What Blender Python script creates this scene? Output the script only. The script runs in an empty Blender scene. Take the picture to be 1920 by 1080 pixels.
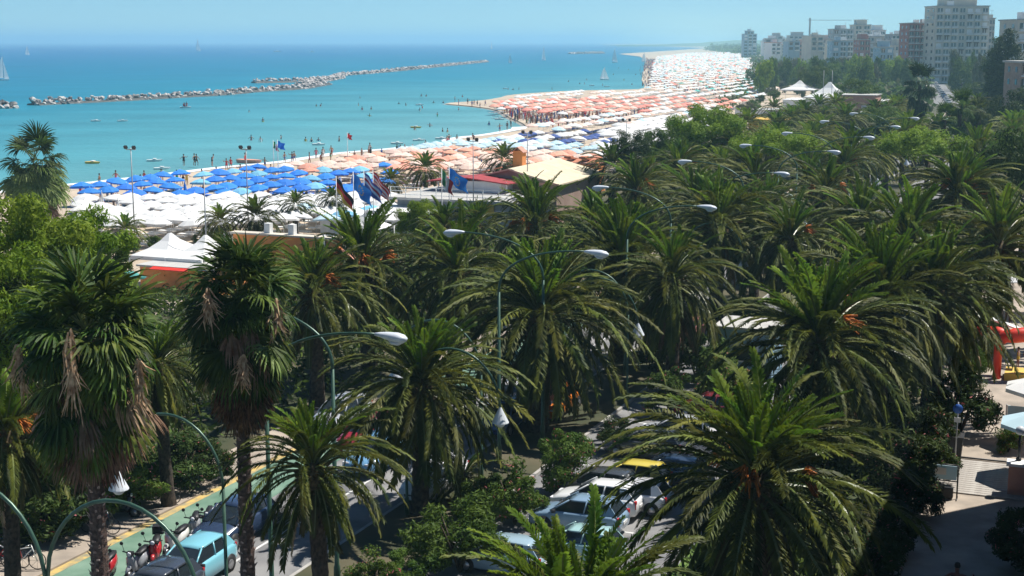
import bpy, bmesh, math, random
import numpy as np
from mathutils import Vector, Matrix

R = math.radians
S = bpy.context.scene
C = S.collection
rnd = random.Random(7)

# ---------------------------------------------------------------- camera
CAM_H, F, PITCH = 19.0, 2637.0, R(9.96)
cam = bpy.data.cameras.new('camera')
cam.sensor_width = 36.0
cam.lens = F / 1920 * 36
cam.clip_start, cam.clip_end = 0.5, 60000
co = bpy.data.objects.new('camera', cam)
co.location = (0, 0, CAM_H)
co.rotation_euler = (R(90) - PITCH, 0, 0)
C.objects.link(co)
S.camera = co

# ---------------------------------------------------------------- light
SUN_AZ, SUN_EL = R(62), R(60)      # azimuth clockwise from the view axis (+Y)
w = bpy.data.worlds.new('World')
S.world = w
w.use_nodes = True
nt = w.node_tree
bg = nt.nodes['Background']
sky = nt.nodes.new('ShaderNodeTexSky')
sky.sky_type = 'NISHITA'
sky.sun_disc = False
sky.sun_elevation = SUN_EL
sky.sun_rotation = SUN_AZ
sky.altitude = 1500
sky.air_density = 0.7
sky.dust_density = 0.0
sky.ozone_density = 6.0
tint = nt.nodes.new('ShaderNodeMix')
tint.data_type = 'RGBA'
tint.blend_type = 'MULTIPLY'
tint.inputs['Factor'].default_value = 1.0
tint.inputs['B'].default_value = (0.74, 0.93, 0.95, 1)
nt.links.new(sky.outputs[0], tint.inputs['A'])
nt.links.new(tint.outputs['Result'], bg.inputs[0])
bg.inputs[1].default_value = 0.082
sd = Vector((math.sin(SUN_AZ) * math.cos(SUN_EL), math.cos(SUN_AZ) * math.cos(SUN_EL), math.sin(SUN_EL)))
sl = bpy.data.lights.new('sun', 'SUN')
sl.energy = 5.0
sl.angle = R(0.53)
sl.color = (1.0, 0.96, 0.89)
so = bpy.data.objects.new('sun', sl)
so.rotation_euler = sd.to_track_quat('Z', 'Y').to_euler()
so.location = (0, 0, 80)
C.objects.link(so)
S.view_settings.view_transform = 'Standard'
S.view_settings.look = 'None'
S.view_settings.gamma = 1
S.view_settings.exposure = 0.48
S.view_settings.use_curve_mapping = False
S.render.engine = 'CYCLES'
S.cycles.max_bounces = 6
S.cycles.diffuse_bounces = 3
S.cycles.glossy_bounces = 2
S.cycles.transmission_bounces = 3
S.cycles.transparent_max_bounces = 4
S.cycles.volume_bounces = 1
S.cycles.use_denoising = True
S.cycles.use_adaptive_sampling = True
S.cycles.adaptive_threshold = 0.02

# ---------------------------------------------------------------- coordinates
# u runs along the sea front road (away from the camera), v to the right of it
ROAD = R(22.3)
UX, UY = math.sin(ROAD), math.cos(ROAD)
RZ = -ROAD                                   # local +Y of a thing turned along the road


def uv(u, v, z=0.0, curve=False):
    if curve and u > 400:
        v = v - 8.5e-5 * (u - 400) ** 2
    return Vector((u * UX + v * UY, u * UY - v * UX, z))


def to_uv(x, y):
    return x * UX + y * UY, x * UY - y * UX


def at(px, py, h=0.0):
    """the place at height h seen at pixel px, py of the photograph"""
    dx, dy = px - 960, py - 540
    fwd = F * math.cos(PITCH) - dy * math.sin(PITCH)
    dn = F * math.sin(PITCH) + dy * math.cos(PITCH)
    t = (CAM_H - h) / dn
    return Vector((dx * t, fwd * t, h))


def pix(p):
    fy = p.y * math.cos(PITCH) - (p.z - CAM_H) * math.sin(PITCH)
    up = p.y * math.sin(PITCH) + (p.z - CAM_H) * math.cos(PITCH)
    if fy < 1:
        return (-9999, -9999)
    return 960 + F * p.x / fy, 540 - F * up / fy


def inside(px, py, poly):
    c = False
    n = len(poly)
    for i in range(n):
        x1, y1 = poly[i]
        x2, y2 = poly[(i + 1) % n]
        if (y1 > py) != (y2 > py) and px < (x2 - x1) * (py - y1) / (y2 - y1) + x1:
            c = not c
    return c


# ---------------------------------------------------------------- materials
def lin(c):
    return tuple(((x / 12.92) if x <= 0.04045 else ((x + 0.055) / 1.055) ** 2.4) for x in c)


def mat(name, col, rough=0.7, col2=None, scale=4.0, metal=0.0, bump=0.0, bscale=None, spec=0.4, vary=0.0,
        trans=0.0, tcol=None, detail=4.0, coat=0.0, mixpos=(0.35, 0.65), coords='Object'):
    m = bpy.data.materials.new(name)
    m.use_nodes = True
    t = m.node_tree
    b = t.nodes['Principled BSDF']
    b.inputs['Base Color'].default_value = (*col, 1)
    b.inputs['Roughness'].default_value = rough
    b.inputs['Metallic'].default_value = metal
    b.inputs['Specular IOR Level'].default_value = spec
    b.inputs['Coat Weight'].default_value = coat
    src = None
    tc = None
    if col2 is not None or bump:
        tc = t.nodes.new('ShaderNodeTexCoord')
    if col2 is not None:
        n = t.nodes.new('ShaderNodeTexNoise')
        n.inputs['Scale'].default_value = scale
        n.inputs['Detail'].default_value = detail
        if coords == 'World':
            g = t.nodes.new('ShaderNodeNewGeometry')
            t.links.new(g.outputs['Position'], n.inputs['Vector'])
        else:
            t.links.new(tc.outputs[coords], n.inputs['Vector'])
        r = t.nodes.new('ShaderNodeValToRGB')
        r.color_ramp.elements[0].position = mixpos[0]
        r.color_ramp.elements[1].position = mixpos[1]
        r.color_ramp.elements[0].color = (*col, 1)
        r.color_ramp.elements[1].color = (*col2, 1)
        t.links.new(n.outputs['Fac'], r.inputs['Fac'])
        src = r.outputs['Color']
    if vary:
        oi = t.nodes.new('ShaderNodeObjectInfo')
        hs = t.nodes.new('ShaderNodeHueSaturation')
        mr = t.nodes.new('ShaderNodeMapRange')
        mr.inputs['To Min'].default_value = 1 - vary
        mr.inputs['To Max'].default_value = 1 + vary
        t.links.new(oi.outputs['Random'], mr.inputs['Value'])
        t.links.new(mr.outputs['Result'], hs.inputs['Value'])
        m2 = t.nodes.new('ShaderNodeMapRange')
        m2.inputs['To Min'].default_value = 0.5 - vary * 0.06
        m2.inputs['To Max'].default_value = 0.5 + vary * 0.05
        w2 = t.nodes.new('ShaderNodeMath')
        w2.operation = 'FRACT'
        w1 = t.nodes.new('ShaderNodeMath')
        w1.operation = 'MULTIPLY'
        w1.inputs[1].default_value = 17.3
        t.links.new(oi.outputs['Random'], w1.inputs[0])
        t.links.new(w1.outputs[0], w2.inputs[0])
        t.links.new(w2.outputs[0], m2.inputs['Value'])
        t.links.new(m2.outputs['Result'], hs.inputs['Hue'])
        if src is not None:
            t.links.new(src, hs.inputs['Color'])
        else:
            hs.inputs['Color'].default_value = (*col, 1)
        src = hs.outputs['Color']
    if src is not None:
        t.links.new(src, b.inputs['Base Color'])
    if bump:
        n2 = t.nodes.new('ShaderNodeTexNoise')
        n2.inputs['Scale'].default_value = bscale or scale * 3
        n2.inputs['Detail'].default_value = 5
        t.links.new(tc.outputs['Object'], n2.inputs['Vector'])
        bp = t.nodes.new('ShaderNodeBump')
        bp.inputs['Strength'].default_value = bump
        bp.inputs['Distance'].default_value = 0.05
        t.links.new(n2.outputs['Fac'], bp.inputs['Height'])
        t.links.new(bp.outputs['Normal'], b.inputs['Normal'])
    if trans:
        tr = t.nodes.new('ShaderNodeBsdfTranslucent')
        mx = t.nodes.new('ShaderNodeMixShader')
        mx.inputs[0].default_value = trans
        if tcol is None and src is not None:
            t.links.new(src, tr.inputs['Color'])
        else:
            tr.inputs['Color'].default_value = (*(tcol or col), 1)
        t.links.new(b.outputs[0], mx.inputs[1])
        t.links.new(tr.outputs[0], mx.inputs[2])
        t.links.new(mx.outputs[0], t.nodes['Material Output'].inputs['Surface'])
    return m


M = {}
M['frond'] = mat('frond', (0.030, 0.048, 0.008), 0.55, (0.14, 0.155, 0.024), 1.2, spec=0.16, vary=0.45, trans=0.28, coords='World')
M['frond_young'] = mat('frond_young', (0.075, 0.16, 0.014), 0.55, (0.19, 0.27, 0.025), 1.4, spec=0.18, vary=0.3, trans=0.38, coords='World')
M['frond_old'] = mat('frond_old', (0.05, 0.062, 0.018), 0.65, (0.13, 0.11, 0.04), 1.5, spec=0.25, vary=0.4, trans=0.15, coords='World')
M['rachis'] = mat('rachis', (0.10, 0.14, 0.035), 0.4, (0.17, 0.18, 0.06), 3, spec=0.5, vary=0.2)
M['palm_trunk'] = mat('palm_trunk', (0.022, 0.016, 0.013), 0.9, (0.085, 0.062, 0.045), 7, bump=0.6)
M['frond_base'] = mat('frond_base', (0.05, 0.036, 0.02), 0.9, (0.14, 0.10, 0.045), 8, bump=0.5)
M['fruit'] = mat('fruit', (0.55, 0.17, 0.015), 0.6, (0.36, 0.09, 0.01), 20)
M['fan'] = mat('fan', (0.022, 0.052, 0.009), 0.55, (0.10, 0.145, 0.022), 1.6, spec=0.18, vary=0.55, trans=0.3, coords='World')
M['fan_bright'] = mat('fan_bright', (0.13, 0.2, 0.04), 0.55, (0.22, 0.28, 0.09), 2.5, spec=0.2, vary=0.2, trans=0.35)
M['fan_dead'] = mat('fan_dead', (0.16, 0.085, 0.05), 0.8, (0.34, 0.23, 0.15), 3, vary=0.4, trans=0.12, spec=0.2)
M['skirt'] = mat('skirt', (0.045, 0.022, 0.014), 0.9, (0.19, 0.095, 0.055), 5, vary=0.4, spec=0.1)
M['fan_trunk'] = mat('fan_trunk', (0.045, 0.028, 0.024), 0.9, (0.15, 0.10, 0.08), 9, bump=0.7)
M['boot'] = mat('boot', (0.52, 0.42, 0.38), 0.8, (0.20, 0.12, 0.10), 9, spec=0.2)
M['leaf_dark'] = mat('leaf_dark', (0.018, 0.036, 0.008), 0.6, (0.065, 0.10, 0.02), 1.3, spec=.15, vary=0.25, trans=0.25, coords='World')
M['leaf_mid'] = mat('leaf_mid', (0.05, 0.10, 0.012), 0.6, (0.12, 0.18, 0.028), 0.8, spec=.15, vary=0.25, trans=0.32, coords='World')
M['leaf_lime'] = mat('leaf_lime', (0.11, 0.20, 0.010), 0.6, (0.24, 0.33, 0.028), 0.8, spec=.15, vary=0.12, trans=0.4, coords='World')
M['leaf_olive'] = mat('leaf_olive', (0.07, 0.085, 0.035), 0.7, (0.15, 0.15, 0.07), 0.7, vary=0.2, trans=0.25, coords='World')
M['bark'] = mat('bark', (0.03, 0.022, 0.016), 0.9, (0.10, 0.075, 0.05), 6, bump=0.5)
M['flower'] = mat('flower', (0.55, 0.10, 0.11), 0.7, (0.65, 0.25, 0.25), 5, trans=0.2)
M['asphalt'] = mat('asphalt', (0.13, 0.13, 0.135), 0.85, (0.25, 0.245, 0.24), 0.5, detail=8, coords='World')
M['asphalt_dark'] = mat('asphalt_dark', (0.06, 0.062, 0.068), 0.85, (0.11, 0.11, 0.112), 0.4, detail=8, coords='World')
M['green_lane'] = mat('green_lane', (0.10, 0.19, 0.135), 0.85, (0.18, 0.28, 0.21), 0.7, detail=8, coords='World')
M['yellow_paint'] = mat('yellow_paint', (0.58, 0.40, 0.12), 0.8, (0.26, 0.24, 0.16), 2.2, detail=6, coords='World')
M['white_paint'] = mat('white_paint', (0.72, 0.72, 0.70), 0.7, (0.5, 0.5, 0.49), 2.5, detail=6, coords='World')
M['pave'] = mat('pave', (0.42, 0.35, 0.28), 0.85, (0.26, 0.22, 0.18), 0.7, detail=8, coords='World')
M['kerb'] = mat('kerb', (0.42, 0.40, 0.37), 0.85, (0.3, 0.29, 0.27), 1.5, coords='World')
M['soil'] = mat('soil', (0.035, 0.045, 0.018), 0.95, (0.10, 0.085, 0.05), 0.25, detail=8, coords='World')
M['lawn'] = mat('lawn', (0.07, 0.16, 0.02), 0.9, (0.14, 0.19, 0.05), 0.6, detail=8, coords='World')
M['sand'] = mat('sand', (0.50, 0.41, 0.31), 0.9, (0.40, 0.32, 0.24), 0.08, detail=9, coords='World')
M['wet_sand'] = mat('wet_sand', (0.27, 0.25, 0.20), 0.35, (0.37, 0.33, 0.26), 0.1, detail=6, coords='World')
M['foam'] = mat('foam', (0.80, 0.82, 0.82), 0.7, (0.55, 0.68, 0.70), 0.6, detail=8, coords='World', mixpos=(0.5, 0.75))
M['rock'] = mat('rock', (0.50, 0.46, 0.42), 0.85, (0.12, 0.11, 0.11), 0.35, bump=0.3, vary=0.45, coords='World', mixpos=(0.45, 0.6))
M['lamp_green'] = mat('lamp_green', (0.035, 0.085, 0.058), 0.35, (0.06, 0.125, 0.088), 2, metal=0.2, spec=0.5)
M['lamp_white'] = mat('lamp_white', (0.70, 0.74, 0.78), 0.35, (0.60, 0.64, 0.68), 2, spec=0.5)
M['sail'] = mat('sail', (0.86, 0.86, 0.85), 0.8, (0.8, 0.8, 0.79), 0.5, trans=0.5)
M['stalk'] = mat('stalk', (0.24, 0.13, 0.07), 0.85, (0.58, 0.42, 0.26), 6, spec=.15)
M['globe'] = mat('globe', (0.62, 0.65, 0.68), 0.25, spec=0.5)
M['glass'] = mat('glass', (0.02, 0.028, 0.036), 0.08, spec=0.8)
M['tyre'] = mat('tyre', (0.015, 0.015, 0.016), 0.8)
M['black'] = mat('black', (0.02, 0.02, 0.022), 0.5)
M['rim'] = mat('rim', (0.45, 0.45, 0.47), 0.3, metal=0.8)
M['chrome'] = mat('chrome', (0.6, 0.6, 0.62), 0.2, metal=1.0)
M['headlight'] = mat('headlight', (0.75, 0.77, 0.8), 0.1, spec=0.8)
M['red_light'] = mat('red_light', (0.5, 0.012, 0.015), 0.2, spec=0.6)
M['plate'] = mat('plate', (0.75, 0.75, 0.73), 0.4)
M['white'] = mat('white', (0.80, 0.80, 0.78), 0.6, (0.72, 0.72, 0.70), 1.5)
M['canvas_white'] = mat('canvas_white', (0.84, 0.84, 0.82), 0.8, (0.74, 0.75, 0.75), 0.5, trans=0.2, coords='World')
for nm, c in dict(blue=(0.035, 0.24, 0.80), orange=(0.86, 0.42, 0.30), coral=(0.85, 0.33, 0.25), pale=(0.55, 0.74, 0.82),
                  navy=(0.06, 0.10, 0.32), peach=(0.85, 0.64, 0.54), teal=(0.12, 0.46, 0.42), yellow=(0.8, 0.55, 0.12),
                  sky=(0.22, 0.55, 0.78)).items():
    M['cloth_' + nm] = mat('cloth_' + nm, c, 0.8, tuple(x * 0.85 for x in c), 0.6, vary=0.12, trans=0.15)
M['orange_wall'] = mat('orange_wall', (0.82, 0.33, 0.10), 0.85, (0.72, 0.27, 0.08), 1.2)
M['pink_wall'] = mat('pink_wall', (0.56, 0.30, 0.22), 0.85, (0.48, 0.25, 0.19), 1.2)
M['brown_wall'] = mat('brown_wall', (0.42, 0.29, 0.23), 0.85, (0.34, 0.23, 0.18), 1.0)
M['roof_cream'] = mat('roof_cream', (0.66, 0.56, 0.40), 0.85, (0.56, 0.47, 0.33), 1.0)
M['roof_tile'] = mat('roof_tile', (0.55, 0.22, 0.12), 0.85, (0.42, 0.16, 0.09), 1.5)
M['roof_red'] = mat('roof_red', (0.36, 0.05, 0.055), 0.8, (0.28, 0.04, 0.045), 1.5)
M['grey_wall'] = mat('grey_wall', (0.42, 0.43, 0.44), 0.85, (0.34, 0.35, 0.36), 0.9)
M['concrete'] = mat('concrete', (0.48, 0.47, 0.44), 0.85, (0.38, 0.37, 0.35), 0.7)
M['yellow_wall'] = mat('yellow_wall', (0.70, 0.42, 0.08), 0.85, (0.6, 0.36, 0.07), 0.8)
M['cream_wall'] = mat('cream_wall', (0.62, 0.56, 0.46), 0.85, (0.52, 0.47, 0.40), 0.3)
M['blue_wall'] = mat('blue_wall', (0.28, 0.42, 0.52), 0.85, (0.22, 0.35, 0.45), 0.3)
M['red_wall'] = mat('red_wall', (0.34, 0.11, 0.09), 0.85, (0.27, 0.09, 0.08), 0.3)
M['wood'] = mat('wood', (0.30, 0.27, 0.24), 0.8, (0.42, 0.39, 0.35), 3)
M['brown'] = mat('brown', (0.10, 0.06, 0.04), 0.7)
M['red'] = mat('red', (0.72, 0.05, 0.025), 0.45, (0.62, 0.04, 0.02), 1.5)
M['blue'] = mat('blue', (0.03, 0.13, 0.48), 0.5)
M['pole_grey'] = mat('pole_grey', (0.35, 0.36, 0.37), 0.5, metal=0.4)
M['skin'] = mat('skin', (0.42, 0.22, 0.14), 0.6, (0.26, 0.12, 0.075), 4, vary=0.35)
M['hair'] = mat('hair', (0.03, 0.018, 0.012), 0.6, vary=0.5)
for nm, c in dict(red=(0.6, 0.03, 0.04), blue=(0.04, 0.09, 0.35), black=(0.02, 0.02, 0.025), white=(0.75, 0.75, 0.72), pink=(0.7, 0.18, 0.25),
                  green=(0.05, 0.3, 0.12), yellow=(0.75, 0.5, 0.06)).items():
    M['suit_' + nm] = mat('suit_' + nm, c, 0.7)


def car_paint(name, c, rough=0.25):
    k = 'paint_' + name
    if k not in M:
        M[k] = mat(k, c, rough, spec=0.6, coat=0.6)
    return M[k]


# ---------------------------------------------------------------- mesh builder
class MB:
    def __init__(s):
        s.v, s.f, s.mi, s.sm = [], [], [], []

    def add(s, vs, fs, mi=0, smooth=False):
        o = len(s.v)
        s.v += [tuple(p) for p in vs]
        s.f += [tuple(i + o for i in q) for q in fs]
        s.mi += [mi] * len(fs)
        s.sm += [smooth] * len(fs)
        return s

    def box(s, c, d, rot=None, mi=0):
        vs = [Vector((x * d[0] / 2, y * d[1] / 2, z * d[2] / 2)) for z in (-1, 1) for y in (-1, 1) for x in (-1, 1)]
        if rot is not None:
            vs = [rot @ p for p in vs]
        c = Vector(c)
        return s.add([p + c for p in vs], [(0, 2, 3, 1), (4, 5, 7, 6), (0, 1, 5, 4), (2, 6, 7, 3), (0, 4, 6, 2), (1, 3, 7, 5)], mi)

    def tube(s, pts, rad, n=6, mi=0, cap=True, smooth=True):
        pts = [Vector(p) for p in pts]
        if not hasattr(rad, '__len__'):
            rad = [rad] * len(pts)
        vs, fs = [], []
        t0 = (pts[1] - pts[0]).normalized()
        a = t0.orthogonal().normalized()
        for i, p in enumerate(pts):
            t = (pts[min(i + 1, len(pts) - 1)] - pts[max(i - 1, 0)]).normalized()
            a = (a - t * a.dot(t)).normalized()
            b = t.cross(a)
            for k in range(n):
                an = 2 * math.pi * k / n
                vs.append(p + (a * math.cos(an) + b * math.sin(an)) * rad[i])
        for i in range(len(pts) - 1):
            for k in range(n):
                fs.append((i * n + k, i * n + (k + 1) % n, (i + 1) * n + (k + 1) % n, (i + 1) * n + k))
        if cap:
            fs.append(tuple(range(n - 1, -1, -1)))
            fs.append(tuple((len(pts) - 1) * n + k for k in range(n)))
        return s.add(vs, fs, mi, smooth)

    def lathe(s, prof, n=12, c=(0, 0, 0), mi=0, smooth=True, axis=None):
        vs, fs = [], []
        for (r, z) in prof:
            for k in range(n):
                an = 2 * math.pi * k / n
                p = Vector((r * math.cos(an), r * math.sin(an), z))
                if axis is not None:
                    p = axis @ p
                vs.append(p + Vector(c))
        for i in range(len(prof) - 1):
            for k in range(n):
                fs.append((i * n + k, i * n + (k + 1) % n, (i + 1) * n + (k + 1) % n, (i + 1) * n + k))
        fs.append(tuple(range(n - 1, -1, -1)))
        fs.append(tuple((len(prof) - 1) * n + k for k in range(n)))
        return s.add(vs, fs, mi, smooth)

    def loft(s, rings, mi=0, smooth=True, cap=True):
        n = len(rings[0])
        vs = [p for r in rings for p in r]
        fs = []
        for i in range(len(rings) - 1):
            for k in range(n):
                fs.append((i * n + k, i * n + (k + 1) % n, (i + 1) * n + (k + 1) % n, (i + 1) * n + k))
        if cap:
            fs.append(tuple(range(n - 1, -1, -1)))
            fs.append(tuple((len(rings) - 1) * n + k for k in range(n)))
        return s.add(vs, fs, mi, smooth)

    def mesh(s, name, mats):
        me = bpy.data.meshes.new(name)
        me.from_pydata(s.v, [], s.f)
        if not isinstance(mats, (list, tuple)):
            mats = [mats]
        for m in mats:
            me.materials.append(m)
        me.polygons.foreach_set('material_index', s.mi)
        me.polygons.foreach_set('use_smooth', s.sm)
        me.update()
        return me


def link(name, me, parent=None, loc=None, rz=None, sc=None, **kw):
    o = bpy.data.objects.new(name, me)
    if parent is not None:
        o.parent = parent
    if loc is not None:
        o.location = loc
    if rz is not None:
        o.rotation_euler = (0, 0, rz)
    if sc is not None:
        o.scale = (sc, sc, sc) if not hasattr(sc, '__len__') else sc
    for k, v in kw.items():
        if v is not None:
            o['category' if k == 'cat' else k] = v
    C.objects.link(o)
    return o


def part(name, mb, m, parent, **kw):
    return link(name, mb.mesh(name, m), parent, **kw)


def copy_tree(o, parent=None):
    c = o.copy()
    C.objects.link(c)
    if parent is not None:
        c.parent = parent
    for ch in list(o.children):
        copy_tree(ch, c)
    return c


def quads_mesh(name, V, mats, mi=None, nper=4):
    """V: (N, nper, 3) array of separate faces"""
    n = V.shape[0]
    me = bpy.data.meshes.new(name)
    me.vertices.add(n * nper)
    me.loops.add(n * nper)
    me.polygons.add(n)
    me.vertices.foreach_set('co', V.astype(np.float32).ravel())
    me.loops.foreach_set('vertex_index', np.arange(n * nper, dtype=np.int32))
    me.polygons.foreach_set('loop_start', np.arange(0, n * nper, nper, dtype=np.int32))
    if not isinstance(mats, (list, tuple)):
        mats = [mats]
    for m in mats:
        me.materials.append(m)
    if mi is not None:
        me.polygons.foreach_set('material_index', np.asarray(mi, dtype=np.int32))
    me.update(calc_edges=True)
    return me


ORD = ['first', 'second', 'third', 'fourth', 'fifth', 'sixth', 'seventh', 'eighth', 'ninth', 'tenth', 'eleventh', 'twelfth',
       'thirteenth', 'fourteenth', 'fifteenth', 'sixteenth', 'seventeenth', 'eighteenth', 'nineteenth', 'twentieth']

# ================================================================ SETTING
def sea_material():
    m = bpy.data.materials.new('sea')
    m.use_nodes = True
    t = m.node_tree
    N, L = t.nodes, t.links
    b = N['Principled BSDF']
    g = N.new('ShaderNodeNewGeometry')
    dot = N.new('ShaderNodeVectorMath')
    dot.operation = 'DOT_PRODUCT'
    dot.inputs[1].default_value = (-UY, UX, 0)          # metres offshore from the road line
    L.new(g.outputs['Position'], dot.inputs[0])
    mp = N.new('ShaderNodeMapping')
    mp.inputs['Scale'].default_value = (0.004, 0.0012, 1)
    L.new(g.outputs['Position'], mp.inputs['Vector'])
    nz = N.new('ShaderNodeTexNoise')
    nz.inputs['Scale'].default_value = 1.0
    nz.inputs['Detail'].default_value = 6
    L.new(mp.outputs[0], nz.inputs['Vector'])
    mm = N.new('ShaderNodeMath')
    mm.operation = 'MULTIPLY_ADD'
    mm.inputs[1].default_value = 0.9
    mm.inputs[2].default_value = 0.55
    L.new(nz.outputs['Fac'], mm.inputs[0])
    mu = N.new('ShaderNodeMath')
    mu.operation = 'MULTIPLY'
    L.new(dot.outputs['Value'], mu.inputs[0])
    L.new(mm.outputs[0], mu.inputs[1])
    mr = N.new('ShaderNodeMapRange')
    mr.inputs['From Min'].default_value = 100
    mr.inputs['From Max'].default_value = 2200
    L.new(mu.outputs[0], mr.inputs['Value'])
    r = N.new('ShaderNodeValToRGB')
    e = r.color_ramp.elements
    e[0].position, e[0].color = 0.0, (0.14, 0.33, 0.34, 1)
    e[1].position, e[1].color = 1.0, (0.0005, 0.08, 0.235, 1)
    for p, c in ((0.03, (0.075, 0.28, 0.315, 1)), (0.10, (0.012, 0.195, 0.275, 1)), (0.22, (0.002, 0.15, 0.26, 1)), (0.45, (0.001, 0.115, 0.25, 1))):
        x = e.new(p)
        x.color = c
    L.new(mr.outputs['Result'], r.inputs['Fac'])
    # soft darker and lighter patches at random
    mp2 = N.new('ShaderNodeMapping')
    mp2.inputs['Scale'].default_value = (0.02, 0.05, 1)
    L.new(g.outputs['Position'], mp2.inputs['Vector'])
    n2 = N.new('ShaderNodeTexNoise')
    n2.inputs['Scale'].default_value = 1.0
    n2.inputs['Detail'].default_value = 8
    L.new(mp2.outputs[0], n2.inputs['Vector'])
    hs = N.new('ShaderNodeHueSaturation')
    m3 = N.new('ShaderNodeMapRange')
    m3.inputs['From Min'].default_value = 0.3
    m3.inputs['From Max'].default_value = 0.7
    m3.inputs['To Min'].default_value = 0.78
    m3.inputs['To Max'].default_value = 1.12
    L.new(n2.outputs['Fac'], m3.inputs['Value'])
    L.new(m3.outputs['Result'], hs.inputs['Value'])
    L.new(r.outputs['Color'], hs.inputs['Color'])
    L.new(hs.outputs['Color'], b.inputs['Base Color'])
    b.inputs['Roughness'].default_value = 0.35
    b.inputs['Specular IOR Level'].default_value = 0.10
    n4 = N.new('ShaderNodeTexNoise')
    n4.inputs['Scale'].default_value = 0.5
    n4.inputs['Detail'].default_value = 6
    L.new(g.outputs['Position'], n4.inputs['Vector'])
    bp = N.new('ShaderNodeBump')
    bp.inputs['Strength'].default_value = 0.6
    bp.inputs['Distance'].default_value = 0.35
    L.new(n4.outputs['Fac'], bp.inputs['Height'])
    L.new(bp.outputs['Normal'], b.inputs['Normal'])
    return m


def sheet(name, pts, m, z=None, kind='structure', **kw):
    bm = bmesh.new()
    vs = [bm.verts.new((p[0], p[1], p[2] if z is None else z)) for p in pts]
    f = bm.faces.new(vs)
    bmesh.ops.triangulate(bm, faces=[f])
    bmesh.ops.recalc_face_normals(bm, faces=bm.faces)
    me = bpy.data.meshes.new(name)
    bm.to_mesh(me)
    bm.free()
    if me.polygons and me.polygons[0].normal.z < 0:
        me.flip_normals()
    me.materials.append(m)
    return link(name, me, kind=kind, **kw)


def strip(name, u0, u1, v0, v1, m, z, step=15.0, kind='structure', thick=0.0, **kw):
    """a band along the road between v0 and v1"""
    n = max(1, int((u1 - u0) / step))
    mb = MB()
    vs = []
    for i in range(n + 1):
        u = u0 + (u1 - u0) * i / n
        vs += [uv(u, v0, z, True), uv(u, v1, z, True)]
        if thick:
            vs += [uv(u, v0, z - thick, True), uv(u, v1, z - thick, True)]
    k = 4 if thick else 2
    fs = []
    for i in range(n):
        a, b = i * k, (i + 1) * k
        fs.append((a, a + 1, b + 1, b))
        if thick:
            fs += [(a + 2, a, b, b + 2), (a + 1, a + 3, b + 3, b + 1)]
    if thick:
        fs += [(0, 2, 3, 1), (n * k, n * k + 1, n * k + 3, n * k + 2)]
    mb.add(vs, fs)
    return part(name, mb, m, None, kind=kind, **kw)


# sea: a sheet that follows the earth's curve out to the horizon
def build_sea():
    rs = [1, 60, 150, 300, 500, 800, 1200, 2000, 3000, 4500, 6500, 9000, 12000, 18000, 30000]
    vs, fs = [], []
    na = 72
    for r in rs:
        for k in range(na):
            a = 2 * math.pi * k / na
            vs.append((r * math.sin(a), r * math.cos(a), -0.22))
    for i in range(len(rs) - 1):
        for k in range(na):
            fs.append((i * na + k, i * na + (k + 1) % na, (i + 1) * na + (k + 1) % na, (i + 1) * na + k))
    mb = MB().add(vs, fs, 0, True)
    me = mb.mesh('sea', sea_material())
    if me.polygons[10].normal.z < 0:
        me.flip_normals()
    link('sea', me, kind='structure')


build_sea()

SHORE = [(-700, 470), (-300, 408), (0, 362), (150, 347), (300, 330), (420, 316), (560, 301), (640, 288), (740, 279), (850, 269), (870, 258),
         (930, 252), (985, 241), (978, 230), (955, 220), (930, 206), (885, 199), (835, 194), (880, 190), (912, 187), (940, 182),
         (965, 177), (1073, 170), (1160, 168), (1207, 165), (1203, 150), (1207, 132), (1211, 114), (1200, 106), (1160, 101), (1240, 96), (1330, 90)]
shore = [at(x, y) for x, y in SHORE]
shore[0] = uv(-60, -130)


def smooth_line(P, k=3):
    out = []
    for i in range(len(P) - 1):
        p0, p1, p2, p3 = P[max(i - 1, 0)], P[i], P[i + 1], P[min(i + 2, len(P) - 1)]
        for j in range(k):
            t = j / k
            out.append(0.5 * ((2 * p1) + (p2 - p0) * t + (2 * p0 - 5 * p1 + 4 * p2 - p3) * t * t + (3 * p1 - p0 - 3 * p2 + p3) * t ** 3))
    out.append(P[-1])
    return out


shore_s = smooth_line(shore[:26], 3) + shore[26:]
FAR_LAND = [Vector((500, 9000, 0)), Vector((6500, 9000, 0)), Vector((6500, -300, 0)), Vector((60, -300, 0))]
sheet('beach_sand', [p for p in shore_s] + FAR_LAND + [uv(-250, -130)], M['sand'], z=0.0)


def shore_band(name, m, w0, w1, z0, z1, i0=0, i1=None, jit=0.0, kind='structure'):
    P = shore_s[i0:i1]
    vs, fs = [], []
    for i, p in enumerate(P):
        t = (P[min(i + 1, len(P) - 1)] - P[max(i - 1, 0)])
        t.z = 0
        t.normalize()
        n = Vector((-t.y, t.x, 0))
        j = rnd.uniform(-jit, jit)
        vs += [p + n * (w0 + j) + Vector((0, 0, z0)), p + n * (w1 + j) + Vector((0, 0, z1))]
    for i in range(len(P) - 1):
        fs.append((2 * i, 2 * i + 2, 2 * i + 3, 2 * i + 1))
    me = MB().add(vs, fs).mesh(name, m)
    return link(name, me, kind=kind)


shore_band('wet_sand', M['wet_sand'], 7.0, -5.0, -0.45, 0.012, i1=58)
shore_band('shore_foam', M['foam'], 3.4, 0.0, -0.12, 0.035, i1=38, jit=0.5, kind='stuff')

# park ground under the palms and the town
strip('park_ground', -40, 2600, -66, 900, M['soil'], 0.008, 40)
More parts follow.
